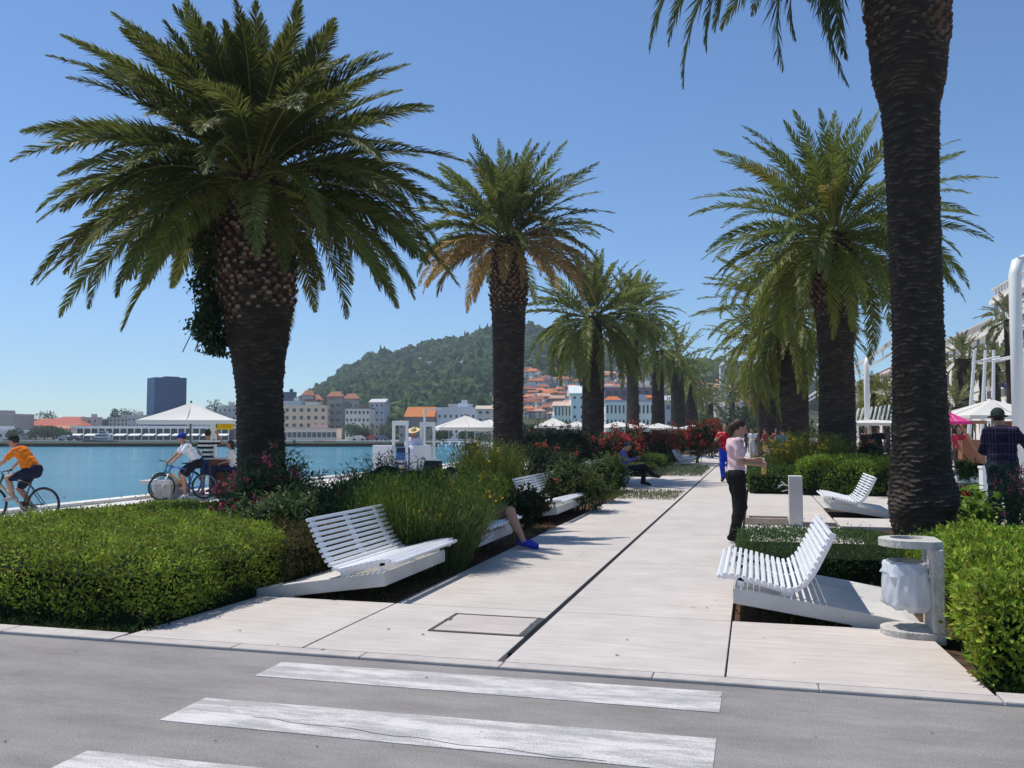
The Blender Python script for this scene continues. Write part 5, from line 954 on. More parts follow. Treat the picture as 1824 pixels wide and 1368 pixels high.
x,y=pl(1722,26.5); rt=root('planter_box',(x,y,0),YAW,label='low white planter with green leaves, past the big right trunk',cat='planter'); mb=MB(); mb.box((0,0,.22),(.95,.4,.44)); mb.build('box',M['white'],rt,bevel=.01)
bush('leafy_plant',(pl(1722,24.5)[0],pl(1722,24.5)[1],.05),.55,.4,.75,2200,(.09,.035),(.12,.19,.03),'bright leafy plant in the white planter right of the big trunk','plant',None,None,95,stems=False)
rt=root('low_wall',(0,0,0),label='low white kerb wall around the canna bed',cat='low wall'); mb=MB(); mb.prism([(2.7,13.35),(3.75,13.35),(3.75,13.55),(2.7,13.55)],-.05,.06); mb.prism([(3.55,13.6),(3.75,13.6),(3.75,17),(3.55,17)],-.05,.05); mb.build('wall',M['white'],rt,bevel=.01)
rt=root('stone_post',(pl(1745,18)[0],pl(1745,18)[1],0),YAW,label='small square white stone post left of the dark plaid shirt',cat='stone post'); mb=MB(); mb.box((.05,0,.38),(.16,.16,.80)); mb.build('post',M['white'],rt,bevel=.01); mb=MB(); mb.box((.05,0,.80),(.19,.19,.05)); mb.build('cap',M['white'],rt,bevel=.008)
rt=root('stone_slab',(2.62,6.75,0),label='white slab end poking out of the glossy hedge at the right edge',cat='slab'); mb=MB(); mb.box((.05,.55,.62),(.5,.6,.10)); mb.build('top',M['conc'],rt,bevel=.01); mb=MB(); mb.box((.05,.55,.26),(.2,.3,.62)); mb.build('base',M['conc'],rt)
# ================================================================ WATER, FAR SHORE, HILL
WZ=-1.8
mb=MB(); mb.add([(-900,-300,WZ),(QX+.5,-300,WZ),(QX+.5,200,WZ),(60,900,WZ),(-900,900,WZ)],[(0,1,2,3,4)]); mb.build('sea',M['sea'],kind='structure')
SH=-.75
def shore_pts(): return [pl(u,d) for u,d in ((-900,330),(-400,280),(0,252),(300,250),(520,248),(700,240),(800,225),(870,200),(905,175))]
sp=shore_pts(); back=[pl(u,760) for u in (2600,1800,1200,600,0,-900)]
mb=MB(); mb.prism([sp[0]]+sp[1:]+[(-12,170),(4,180),(60,180),(120,200)]+back,-3,SH); mb.build('shore',M['town'],kind='structure')
mb=MB()
for a,b in zip(sp[:-1],sp[1:]): mb.bar((a[0],a[1],SH-.45),(b[0],b[1],SH-.45),1.2,1.0,col=(1.25,1.25,1.22))
mb.build('harbour_wall',M['quay'],kind='structure')
RU=[-1500,-400,0,180,400,500,540,560,600,650,700,750,800,850,905,960,1040,1090,1150,1220,1300,1345,1420,1600,1900,3500]
RV=[764,760,752,746,744,734,722,706,681,656,643,629,615,599,588,600,614,624,644,660,664,670,690,720,735,740]
def HT(u,d):
    ds=np.interp(u,[700,1000,1300],[268,222,200]); hr=EYE-(np.interp(u,RU,RV)-770)*620/FPX; s=np.clip((d-ds)/(620-ds),0,1); s2=np.clip((d-620)/200,0,1)
    return SH-.3+(hr-SH)*(s**1.25)*(1-.3*s2)+1.8*np.sin(u*.021+d*.03)*s+1.2*np.sin(u*.05-d*.05)*s
us=np.arange(-900,2600,12.); dd=np.r_[np.arange(205,640,9.),np.arange(650,830,30)]; U,Dm=np.meshgrid(us,dd,indexing='ij'); XX=(U-912)/FPX*Dm/math.cos(PITCH); c_,s_=math.cos(YAW),math.sin(YAW)
V=np.stack([XX*c_-Dm*s_,XX*s_+Dm*c_,HT(U,Dm)],-1).reshape(-1,3); i,j=np.meshgrid(np.arange(len(us)-1),np.arange(len(dd)-1),indexing='ij'); nd=len(dd); F=np.stack([i*nd+j,(i+1)*nd+j,(i+1)*nd+j+1,i*nd+j+1],-1).reshape(-1,4)
mb=MB(); mb.add(V,F); mb.build('hill',M['terr'],smooth=True,kind='structure')
def hill_at(u,v,dmin=225,dmax=610):
    for d in np.arange(dmin,dmax,3.):
        if float(HT(u,d))>=zz(v,d): return d
    return dmax
# forest: displaced crowns
def ico():
    t=(1+5**.5)/2; V=nrm(np.array([(-1,t,0),(1,t,0),(-1,-t,0),(1,-t,0),(0,-1,t),(0,1,t),(0,-1,-t),(0,1,-t),(t,0,-1),(t,0,1),(-t,0,-1),(-t,0,1)],float)); F=[(0,11,5),(0,5,1),(0,1,7),(0,7,10),(0,10,11),(1,5,9),(5,11,4),(11,10,2),(10,7,6),(7,1,8),(3,9,4),(3,4,2),(3,2,6),(3,6,8),(3,8,9),(4,9,5),(2,4,11),(6,2,10),(8,6,7),(9,8,1)]
    for _ in range(2):
        V=list(V); mid={}; nf=[]
        def m_(a,b):
            k=(min(a,b),max(a,b))
            if k not in mid: p=(np.array(V[a])+np.array(V[b])); V.append(p/np.linalg.norm(p)); mid[k]=len(V)-1
            return mid[k]
        for a,b,c in F: x_,y_,z_=m_(a,b),m_(b,c),m_(c,a); nf+=[(a,x_,z_),(b,y_,x_),(c,z_,y_),(x_,y_,z_)]
        V=np.array(V); F=nf
    return V,np.array(F)
IV,IF=ico()
def crown(mb,p,r,h,col,rng):
    ph=rng.uniform(0,6,6); d=1+.22*np.sin(IV[:,0]*4+ph[0])*np.sin(IV[:,1]*4+ph[1])+.16*np.sin(IV[:,2]*7+ph[2]+IV[:,0]*5)+rng.normal(0,.07,len(IV)); V=IV*d[:,None]*np.array([r,r,h])+p
    mb.add(V,IF,np.array(col)*(1+rng.normal(0,.16,(len(IV),1))).clip(.5,1.6))
M['forest']=mat('forest_canopy',(1,1,1),.95,.5,.35,bump=1.0,bscale=2.2,spec=.08)
rng=np.random.default_rng(4); mb=MB(); cnt=0
for k in range(9000):
    u=rng.uniform(500,1500); d=rng.uniform(262,640); 
    if cnt>3300: break
    s=(d-250)/370
    if u<560 and d<560: continue
    if u>860 and d<365: continue
    if u>860 and d<np.interp(u,[860,900,1000,1200,1500],[350,450,470,490,500]) and rng.random()<.975: continue
    if u<860 and d<300: continue
    x,y=pl(u,d); z=float(HT(u,d)); cyp=rng.random()<.07; r=rng.uniform(2.4,5.0)*(1 if not cyp else .42); h=r*rng.uniform(.8,1.2) if not cyp else rng.uniform(4,7)
    g=np.array((.048,.095,.028))*rng.uniform(.6,1.5)*np.array([rng.uniform(.8,1.4),1,1]); crown(mb,np.array([x,y,z+h*.55]),r,h,g,rng); cnt+=1
mb.build('forest',M['forest'],kind='stuff',label='dense dark green woodland covering the hill')
# buildings
um=MB(); um.box((0,0,0),(1,1,1)); _t=um.build('window',M['glass']); PANE=_t.data; bpy.data.objects.remove(_t)
sm=MB(); sm.box((0,0,0),(1,1,1),col=(.75,.73,.68)); _t=sm.build('sill',M['wall']); SILL=_t.data; bpy.data.objects.remove(_t)
def win(par,x,y,z,w,h,side=0,name='window',sill=False):
    o=bpy.data.objects.new(name,PANE); COL.objects.link(o); o.parent=par; o.location=(x,y,z); o.scale=(w,.10,h) if not side else (.10,w,h)
    if sill:
        s=bpy.data.objects.new('sill',SILL); COL.objects.link(s); s.parent=o; s.location=(0,-.6 if not side else 0,-.54) if not side else (.6*side,0,-.54); s.scale=(1.15,3.0,.08) if not side else (3.0,1.15,.08)
def house(label,x,y,z,w,dp,h,rz,wall=(.72,.68,.60),roof='gable',rc=(.42,.15,.075),rows=2,cn=3,group=None,name='house',scols=0,ww=1.0,wh=1.4,rh=None,sill=False,z0=.0,bury=5,eave=.35,cat='house',skip=0):
    rt=root(name,(x,y,z),rz,label=label,cat=cat,group=group); mb=MB(); mb.box((0,0,(h-bury)/2),(w,dp,h+bury),col=wall); mb.build('wall',M['wall'],rt)
    rh=rh or min(w,dp)*.26; mb=MB(); e=eave; a,b=w/2+e,dp/2+e
    if roof=='gable': mb.add([(-a,-b,h-.1),(a,-b,h-.1),(a,b,h-.1),(-a,b,h-.1),(-a+e,0,h+rh),(a-e,0,h+rh),(-a,-b,h-.3),(a,-b,h-.3),(a,b,h-.3),(-a,b,h-.3)],[(0,1,5,4),(2,3,4,5),(1,2,5),(3,0,4),(6,7,1,0),(7,8,2,1),(8,9,3,2),(9,6,0,3),(9,8,7,6)],rc)
    elif roof=='hip': q=min(a,b)*.8 if a>b else 0; mb.add([(-a,-b,h-.05),(a,-b,h-.05),(a,b,h-.05),(-a,b,h-.05),(-a+q,0,h+rh),(a-q,0,h+rh),(-a,-b,h-.3),(a,-b,h-.3),(a,b,h-.3),(-a,b,h-.3)],[(0,1,5,4),(2,3,4,5),(1,2,5),(3,0,4),(6,7,1,0),(7,8,2,1),(8,9,3,2),(9,6,0,3),(9,8,7,6)],rc)
    else: mb.box((0,0,h+.18),(w+.3,dp+.3,.36),col=rc); mb.box((w*.15,0,h+.9),(w*.25,dp*.4,1.2),col=np.array(rc)*.9)
    r_=mb.build('roof',M['tile'] if roof!='flat' else M['wall'],rt)
    if roof!='flat' and w>4: m2=MB(); m2.box((w*.22,dp*.12,h+rh*.75),(.5,.5,1.1),col=wall); m2.build('chimney',M['wall'],r_)
    for r in range(rows):
        zz_=z0+(h-z0)*(r+.5)/rows
        for c in range(cn): win(rt,-w/2+w*(c+.5)/cn,-dp/2,zz_,ww,wh,0,sill=sill)
        for c in range(scols):
            win(rt,w/2,-dp/2+dp*(c+.5)/scols,zz_,ww,wh,1)
    return rt
def hb(label,u0,u1,vt,vb,d,dp=None,**k):      # a block by the bearings of its front corners, its eaves and its foot
    w=(u1-u0)/FPX*d; z=zz(vb,d); h=zz(vt,d)-z; dp=dp or w*.6; x,y=pl((u0+u1)/2,d+dp/2); rz=k.pop('rz',YAW); return house(label,x,y,z,w,dp,h,rz,**k)
ww=dict(ww=.55,wh=.8)
hb('long grey slab building at the far left edge of the harbour',-60,46,739,768,280,rows=4,cn=0,roof='flat',wall=(.36,.33,.31),rc=(.45,.42,.40),name='office_block',cat='building',dp=12)
hb('low white terminal with dark bays behind the cyclist in orange',-70,50,768,784,262,rows=1,cn=9,roof='flat',wall=(.62,.62,.62),rc=(.75,.75,.75),ww=1.3,wh=1.0,name='terminal_building',cat='building',dp=8)
hb('long old building with a red tiled roof, left of the navy ferry',52,165,758,775,292,rows=1,cn=10,roof='hip',wall=(.60,.45,.36),rc=(.50,.16,.11),rh=2.4,dp=12,name='harbour_building',cat='building',**ww)
hb('second red-roofed wing behind, slightly higher',95,170,751,765,310,rows=1,cn=5,roof='hip',wall=(.62,.52,.45),rc=(.50,.17,.12),rh=1.8,dp=10,name='harbour_building',cat='building',**ww)
hb('pale two-storey shore building with tall windows, left of the navy ferry',105,140,763,784,270,rows=2,cn=6,roof='hip',wall=(.88,.78,.60),rc=(.52,.26,.16),rh=.9,dp=7,ww=.5,wh=1.0,name='harbour_building',cat='building')
hb('cream stepped building between the red roofs and the glass tower',150,180,745,765,300,rows=2,cn=3,roof='flat',wall=(.68,.62,.54),rc=(.6,.57,.52),name='apartment_building',cat='building',**ww)
hb('dark green-grey low block left of the glass tower',182,205,750,762,315,rows=1,cn=3,roof='flat',wall=(.16,.20,.20),rc=(.2,.22,.22),name='apartment_building',cat='building',**ww)
hb('cream apartment row left of the tower foot',200,235,745,760,300,rows=2,cn=5,roof='flat',wall=(.60,.55,.47),rc=(.5,.48,.44),name='apartment_building',cat='building',**ww)
hb('white banded building at the foot of the glass tower',232,262,741,765,295,rows=2,cn=4,roof='flat',wall=(.66,.64,.60),rc=(.7,.68,.65),name='apartment_building',cat='building',**ww)
hb('pale block between the tower and the huge left trunk',340,392,736,765,300,rows=3,cn=6,roof='flat',wall=(.62,.60,.57),rc=(.6,.6,.58),name='apartment_building',cat='building',**ww)
hb('grey-white block just left of the huge left trunk, behind the yellow sign',392,425,724,765,305,rows=3,cn=4,roof='flat',wall=(.58,.57,.53),rc=(.6,.6,.58),name='apartment_building',cat='building',**ww)
# tower: two glazed volumes meeting in a notch
x,y=pl(298,330); rt=root('glass_tower',(x,y,0),YAW+rad(38),label='dark blue glass high-rise standing alone above the left shore',cat='tower'); d=330; ht=zz(674,d)
mb=MB(); mb.box((-1.9,-.6,ht/2-2),(8.3,9.2,ht+4)); mb.build('west_block',M['tower'],rt); mb=MB(); mb.box((4.3,2.2,ht/2-2),(3.9,9.4,ht+4.6)); mb.build('east_block',M['tower'],rt)
mb=MB(); mb.box((1.5,1,ht+.25),(5,4,.9),col=(.02,.04,.08)); mb.build('roof_plant',M['plain'],rt)
mb=MB()
for k in range(17):
    z=ht*(k+.5)/17; mb.box((-1.9,-5.22,z),(8.3,.05,.10),col=(.02,.09,.2)); mb.box((-6.07,-.6,z),(.05,9.2,.10),col=(.02,.05,.09)); mb.box((4.3,-2.52,z),(3.9,.05,.10),col=(.02,.05,.09)); mb.box((6.27,2.2,z),(.05,9.4,.10),col=(.02,.05,.09))
mb.build('floor_bands',M['metal'],rt)
# long terminal roof with glazing and awnings
def strip(label,u0,u1,d,vroof,vbot,posts,name='terminal_building'):
    w=(u1-u0)/FPX*d; x,y=pl((u0+u1)/2,d+4); z=zz(vbot,d); h=zz(vroof,d)-z; rt=root(name,(x,y,z),YAW,label=label,cat='building'); mb=MB(); mb.box((0,0,h+.15),(w+1,9.5,.75),col=(.80,.80,.80)); mb.build('roof',M['wall'],rt)
    mb=MB(); mb.box((0,1,h/2-1.5),(w,7,h+2.8),col=(.05,.085,.09)); mb.build('glazing',M['metal'],rt)
    for k in range(posts): mb=MB(); mb.box((-w/2+w*(k+.5)/posts,-4.2,h/2-1.4),(.25,.25,h+2.8)); mb.build('column',M['wall'],rt)
    for k in range(max(3,posts//2)): mb=MB(); q=-w/2+w*(k+.5)/(posts//2); mb.add([(q-1.7,-7.6,1.25),(q+1.7,-7.6,1.25),(q+1.7,-4.8,1.8),(q-1.7,-4.8,1.8),(q-1.7,-7.6,1.05),(q+1.7,-7.6,1.05)],[(0,1,2,3),(4,5,1,0)],(.80,.80,.80)); mb.build('awning',M['wall'],rt)
    return rt
strip('long glass ferry terminal with a thin white roof, behind the large white parasol',142,425,262,762,783,22)
strip('low white-roofed shore pavilion left of the navy ferry',52,100,268,781,785,6,name='pavilion')
# hotel group right of the big trunk
hb('tall cream apartment slab with balconies right behind the huge left trunk',500,590,724,778,275,dp=11,rows=4,cn=7,roof='flat',wall=(.68,.58,.42),rc=(.62,.58,.50),ww=1.0,wh=1.1,name='apartment_building',cat='building',sill=True,scols=2)
hb('grey apartment block with stepped terraces, right of the cream slab',592,618,716,780,280,dp=14,rows=5,cn=2,roof='flat',wall=(.27,.26,.24),rc=(.35,.33,.3),ww=1.6,wh=.8,name='apartment_building',cat='building')
hb('white hotel with rows of small square windows and a brown attic',620,664,728,782,262,dp=9,rows=4,cn=6,roof='flat',wall=(.90,.84,.72),rc=(.30,.20,.16),ww=.62,wh=.85,name='hotel',cat='hotel')
hb('white block with a barrel end, right of the white hotel',664,690,716,780,272,dp=12,rows=5,cn=3,roof='hip',wall=(.60,.62,.66),rc=(.6,.6,.62),ww=.5,wh=.7,name='apartment_building',cat='building')
hb('long low restaurant with a white roofed porch at the foot of the cream slab',500,606,765,784,262,dp=8,rows=1,cn=12,roof='flat',wall=(.74,.68,.60),rc=(.70,.55,.48),ww=1.2,wh=1.5,name='restaurant',cat='building')
hb('white house top behind the cream slab, left part',508,540,716,740,300,rows=1,cn=5,roof='flat',wall=(.72,.72,.70),rc=(.7,.7,.7),name='apartment_building',cat='building',**ww)
hb('navy-roofed upper floor just right of the huge left trunk',505,527,700,716,330,rows=1,cn=3,roof='flat',wall=(.10,.14,.26),rc=(.08,.11,.2),name='apartment_building',cat='building',**ww)
for u0,u1,vt,c,lab in ((545,575,712,(.62,.55,.48),'red-roofed house peeking over the cream slab'),(585,612,706,(.5,.3,.22),'house with a pinkish roof above the grey terraces'),(614,640,710,(.62,.5,.42),'house with a wide orange roof above the white hotel'),(540,560,704,(.6,.58,.55),'white-walled small house at the start of the wooded slope')):
    hb(lab,u0,u1,vt,735,310,rows=1,cn=3,roof='hip',wall=c,rc=(.45,.19,.12),rh=1.8,**ww)
hb('stone house with a large orange hipped roof behind the open frame stand',728,778,742,782,232,dp=9,rows=1,cn=3,roof='hip',wall=(.34,.30,.27),rc=(.60,.22,.08),rh=2.6,ww=.5,wh=.7,rz=YAW-.1)
hb('small white house in front of the orange hipped roof',712,730,752,782,236,rows=2,cn=2,roof='gable',wall=(.68,.64,.58),rc=(.5,.22,.13),**ww)
hb('white modern school building with dark paired windows, above the left pair of parasols',780,850,728,782,228,dp=8,rows=2,cn=7,roof='flat',wall=(.78,.77,.78),rc=(.72,.74,.78),ww=.55,wh=.75,name='school_building',cat='building')
hb('white upper storey behind the school building',800,842,722,735,245,rows=1,cn=4,roof='flat',wall=(.70,.71,.74),rc=(.70,.7,.72),name='school_building',cat='building',**ww)
hb('beige building with a white arched balcony left of the second left trunk',850,888,728,768,205,dp=7,rows=3,cn=3,roof='hip',wall=(.68,.60,.52),rc=(.6,.5,.4),rh=.8,ww=.7,wh=.6,name='apartment_building',cat='building')
# old white harbour-front range behind the middle palms
hb('long flat-fronted white building with tall narrow windows behind the middle left trunks',1072,1172,716,768,165,dp=10,rows=2,cn=14,roof='flat',wall=(.92,.83,.71),rc=(.45,.46,.52),ww=.3,wh=1.5,name='long_white_building',cat='building')
hb('grey-blue office block with dormer-like dark openings above the long white building',1072,1180,690,712,180,dp=9,rows=1,cn=8,roof='flat',wall=(.20,.19,.24),rc=(.70,.68,.62),ww=.8,wh=1.0,name='office_block',cat='building')
hb('orange tiled roof piece left on the long white building',1078,1104,712,718,177,rows=1,cn=0,roof='hip',wall=(.6,.4,.3),rc=(.65,.20,.08),rh=.7,bury=3,name='roof_house',cat='building')
hb('orange tiled roof piece right on the long white building',1140,1163,708,716,177,rows=1,cn=0,roof='hip',wall=(.6,.4,.3),rc=(.65,.20,.08),rh=.5,name='roof_house',cat='building')
hb('plain grey-blue gable wall between the fifth and sixth left trunks',1178,1204,712,768,150,dp=6,rows=2,cn=2,roof='gable',wall=(.42,.45,.52),rc=(.5,.5,.55),rh=.8,ww=.4,wh=.6)
hb('pale blue-grey wall right of the sixth left trunk',1232,1262,722,768,150,dp=6,rows=1,cn=1,roof='gable',wall=(.55,.60,.66),rc=(.6,.62,.66),rh=.5,ww=.6,wh=.9)
hb('white corner building with pointed roof left of the third left trunk',1015,1040,700,768,170,dp=7,rows=4,cn=2,roof='hip',wall=(.90,.84,.76),rc=(.75,.76,.75),rh=1.6,ww=.4,wh=.5,name='apartment_building',cat='building')
hb('building with tall white columns left of the third left trunk',985,1016,722,765,172,dp=7,rows=2,cn=5,roof='gable',wall=(.88,.80,.66),rc=(.6,.45,.38),rh=.8,ww=.22,wh=1.6,name='colonnade_building',cat='building')
hb('grey stone block at the far end of the walk, under the church tower',1268,1308,728,770,170,dp=9,rows=2,cn=4,roof='flat',wall=(.55,.52,.46),rc=(.5,.48,.44),ww=.5,wh=.8,name='office_block',cat='building')
# church tower on the skyline
d=300; x,y=pl(1288,d); z=zz(700,d); rt=root('church_tower',(x,y,z-8),YAW,label='white bell tower with dome and thin spire on the skyline beyond the walk',cat='church tower'); w=11/FPX*d; h=zz(652,d)-z+8
mb=MB(); mb.box((0,0,h/2),(w,w,h),col=(.66,.62,.54)); mb.box((0,0,h),(w*1.15,w*1.15,.35),col=(.7,.66,.6)); mb.build('tower_body',M['wall'],rt)
mb=MB(); mb.lathe([(w*.55,0),(w*.5,.5),(w*.3,1.0),(.12,1.5),(.06,1.8),(.05,4.6)],(0,0,h),12,col=(.5,.52,.5)); mb.build('dome',M['wall'],rt)
for a in(-1,1): win(rt,a*w*.22,-w/2,h-1.5,.3,1.4)
hb('stone church nave below the bell tower',1272,1300,690,712,305,rows=1,cn=2,roof='gable',wall=(.62,.55,.46),rc=(.55,.36,.24),rh=1.4,name='church',cat='church',**ww)
# hillside town
rng=np.random.default_rng(22); used=set(); WC={'white':(.92,.87,.80),'cream':(.86,.74,.55),'pinkish':(.62,.46,.40),'grey stone':(.42,.40,.37)}; RC={'orange':(.60,.21,.09),'brownish red':(.38,.15,.10),'pale terracotta':(.58,.34,.24)}
seg=[(862,884,'left of second left trunk'),(938,962,'right of second left trunk'),(962,990,'between second and third left trunks'),(990,1032,'close left of third left trunk'),(1072,1112,'between third and fourth left trunks'),(1140,1200,'beyond fifth left trunk'),(1240,1275,'left of bell tower'),(1300,1345,'right of bell tower')]
band=[(748,736,'lowest'),(736,724,'low'),(724,712,'lower middle'),(712,700,'upper middle'),(700,686,'high'),(686,668,'highest')]
items=[]
for (u0,u1,sl) in seg:
    for (v0,v1,bl) in band:
        if u1<900 and bl in('highest',) : continue
        if u0>1200 and bl=='highest': continue
        m=4 if u1-u0>35 else 3
        for k in range(m):
            u=u0+(u1-u0)*(k+rng.uniform(.25,.75))/m; v=rng.uniform(v1,v0); items.append((u,v,sl,bl))
order=['left','middle','right']
for n_,(u,v,sl,bl) in enumerate(items):
    d=hill_at(u,v); x,y=pl(u,d); z=float(HT(u,d)); w=rng.uniform(15,28)/FPX*d; h=rng.uniform(9,15)/FPX*d; wn=list(WC)[rng.integers(0,4)] if rng.random()<.8 else 'white'; rn=list(RC)[rng.integers(0,3)]; rf=['hip','gable','flat'][int(rng.choice(3,p=[.45,.4,.15]))]
    kind='small' if w<4.6 else 'wide' if w>6.5 else 'plain'
    for _ in range(60):
        lab=f'{kind} {wn} house, {rn if rf!="flat" else "flat"} roof, {bl} slope, {sl}'
        if lab not in used: break
        wn=list(WC)[rng.integers(0,4)]; rn=list(RC)[rng.integers(0,3)]
    used.add(lab); house(lab,x,y,z,w,w*.7,h,YAW+rng.uniform(-.5,.5),wall=np.array(WC[wn])*rng.uniform(.85,1.1),roof=rf,rc=np.array(RC[rn])*rng.uniform(.8,1.15) if rf!='flat' else (.6,.58,.55),rows=2,cn=2,ww=.55,wh=.8,rh=w*.2,bury=8,group='houses on the slope above the harbour')
for (u0,u1,vt,vb,lab,wc,rf,rc) in ((727,742,680,694,'tall narrow white house among cypresses halfway up the wooded hill',(.75,.70,.6),'gable',(.55,.3,.2)),(750,776,700,712,'long house with a bright orange roof in the lower woods',(.55,.40,.33),'hip',(.62,.26,.14)),(700,722,712,720,'little ochre house low in the woods, above the white display stands',(.62,.5,.38),'gable',(.5,.3,.2)),(842,868,650,658,'ruined white facade with window holes on the ridge path',(.75,.73,.68),'flat',(.75,.73,.68))):
    d=hill_at((u0+u1)/2,vb); hb(lab,u0,u1,vt,vb,d,rows=1,cn=3,roof=rf,wall=wc,rc=rc,rh=(u1-u0)/FPX*d*.2,ww=.6,wh=.9,bury=4)
# chalky outcrops
for i,(u,v) in enumerate(((752,653),(778,659),(790,661),(812,661),(830,659))):
    d=hill_at(u,v); x,y=pl(u,d); rk=MB(); rg=np.random.default_rng(i); 
    for k in range(5): crown(rk,np.array([rg.normal(0,2.2),rg.normal(0,1),1.2+rg.uniform(0,1.5)]),rg.uniform(.8,1.8),rg.uniform(.9,1.8),(.62,.60,.56),rg)
    o=rk.build('rock_outcrop',M['wall'],label=('first','second','third','fourth','fifth')[i]+' pale rock outcrop from the left along the wooded hillside path',cat='rock',group='pale rocks on the hill'); o.location=(x,y,float(HT(u,d))+1.5)
# right-hand facades
def facade(label,y0,y1,h,wall,roof,rc,cn,rows=4,x=26,group='pale facades along the right side'):
    rt=root('facade_building',(x+6,(y0+y1)/2,0),0,label=label,cat='building',group=group); L=y1-y0; mb=MB(); mb.box((0,0,h/2-.5),(12,L-.2,h+1),col=wall)
    mb.box((-6.15,0,h-.4),(.5,L-.1,.5),col=np.array(wall)*1.05); mb.box((-6.08,0,h*.28),(.25,L-.15,.25),col=np.array(wall)*1.05); mb.build('wall',M['wall'],rt)
    mb=MB()
    if roof=='hip': a,b=6.5,L/2+.2; mb.add([(-a,-b,h),(a,-b,h),(a,b,h),(-a,b,h),(0,-b+4,h+2.6),(0,b-4,h+2.6)],[(3,0,4,5),(1,2,5,4),(0,1,4),(2,3,5),(3,2,1,0)],rc)
    else:
        mb.box((0,0,h+.12),(12.4,L,.24),col=rc); 
        for k in range(int(L/1.2)): mb.box((-6.0,-L/2+.6+k*1.2,h+.6),(.22,.22,.75),col=rc)
        mb.box((-6.0,0,h+1.05),(.3,L,.16),col=rc)
    mb.build('roof',M['tile'] if roof=='hip' else M['wall'],rt)
    for r in range(rows):
        z=h*(r+.55)/rows
        for c in range(cn):
            yy=-L/2+L*(c+.5)/cn; win(rt,-6.02,yy,z,1.1,h/rows*.5,-1,sill=True)
            if r in(1,2) and c%2==0:
                b=MB(); b.box((-6.5,yy,z-h/rows*.30),(1.0,2.0,.14),col=wall); 
                for q in range(9): b.box((-6.95,yy-.95+q*.2375,z-h/rows*.30+.45),(.04,.04,.85),col=(.15,.15,.15))
                b.box((-6.95,yy,z-h/rows*.30+.9),(.06,2.0,.06),col=(.15,.15,.15)); b.build('balcony',M['wall'],rt)
    return rt
facade('nearest pale stone palace front with a balustraded cornice, right edge',84,110,16.3,(.84,.77,.67),'bal',(.68,.64,.58),9)
facade('lower cream palace front with a balustrade behind the slim palms',110.5,150,13.2,(.80,.73,.64),'bal',(.62,.57,.5),9)
facade('stone front with an orange tiled roof behind the leftmost slim palm',150.5,185,12.2,(.78,.72,.63),'hip',(.62,.22,.09),9)
facade('pinkish house front with an orange roof seen beside the big right trunk',186,232,14.0,(.78,.63,.56),'hip',(.62,.20,.08),8)
facade('pink-grey houses with dark shutters above the slanting louvres',233,300,14.3,(.58,.50,.48),'hip',(.50,.20,.13),9)
facade('farthest stepped pink house front, against the second right trunk',301,360,13.5,(.60,.48,.45),'hip',(.50,.18,.12),6)
# flag
rt=root('flag',(25.2,100,6.6),label='small red, white and blue flag on the right palace front',cat='flag'); mb=MB(); mb.tube([(.8,0,0),(-1.2,0,1.2)],.05,6,col=(.6,.6,.6)); mb.build('pole',M['metal'],rt)
for k,c in enumerate(((.6,.03,.03),(.8,.8,.8),(.03,.06,.35))): mb=MB(); mb.add([(-1.2+.1*math.sin(q),-.0+.12*math.sin(q*2+k),1.1-k*.42-j*.42) if 0 else (-1.2+q*.22,.15*math.sin(q*1.4),1.1-q*.13-k*.5-j*.5) for q in range(6) for j in(0,1)],[(2*q,2*q+1,2*q+3,2*q+2) for q in range(5)],c); mb.build('cloth_band',M['cloth'],rt)
# ================================================================ TREES ON THE SHORE
def tree(label,u,d,r,h,base=(.045,.075,.022),seed=1,name='shore_tree',zb=None,group='trees along the far shore',cat='tree'):
    rng=np.random.default_rng(seed); x,y=pl(u,d); zb=zb if zb is not None else max(SH,float(HT(u,d))); rt=root(name,(x,y,zb),label=label,cat=cat,group=group)
    mb=MB(); mb.tube([(0,0,-.5),(.1,0,h*.3),(0,.1,h*.6)],[.22,.16,.08],7); 
    for k in range(5): a=k*1.3; mb.tube([(.05,0,h*(.3+.05*k)),(r*.5*math.cos(a),r*.5*math.sin(a),h*(.55+.05*k))],[.09,.04],5)
    mb.build('trunk',M['wood'],rt); mb=MB(); nl=900; lob=7; C=np.c_[rng.normal(0,r*.36,lob),rng.normal(0,r*.36,lob),rng.uniform(h*.4,h*.8,lob)]; li=rng.integers(0,lob,nl); dv=nrm(rng.normal(0,1,(nl,3))); P=C[li]+dv*np.array([r*.5,r*.5,h*.24])*rng.random((nl,1))**.4; D=nrm(dv+rng.normal(0,.7,(nl,3))); leaf_quads(P,D,dv+rng.normal(0,.5,(nl,3)),rng.uniform(.35,.75,nl),rng.uniform(.25,.5,nl),cols(nl,base,.3,.12,rng),mb); mb.build('crown',M['leaf'],rt)
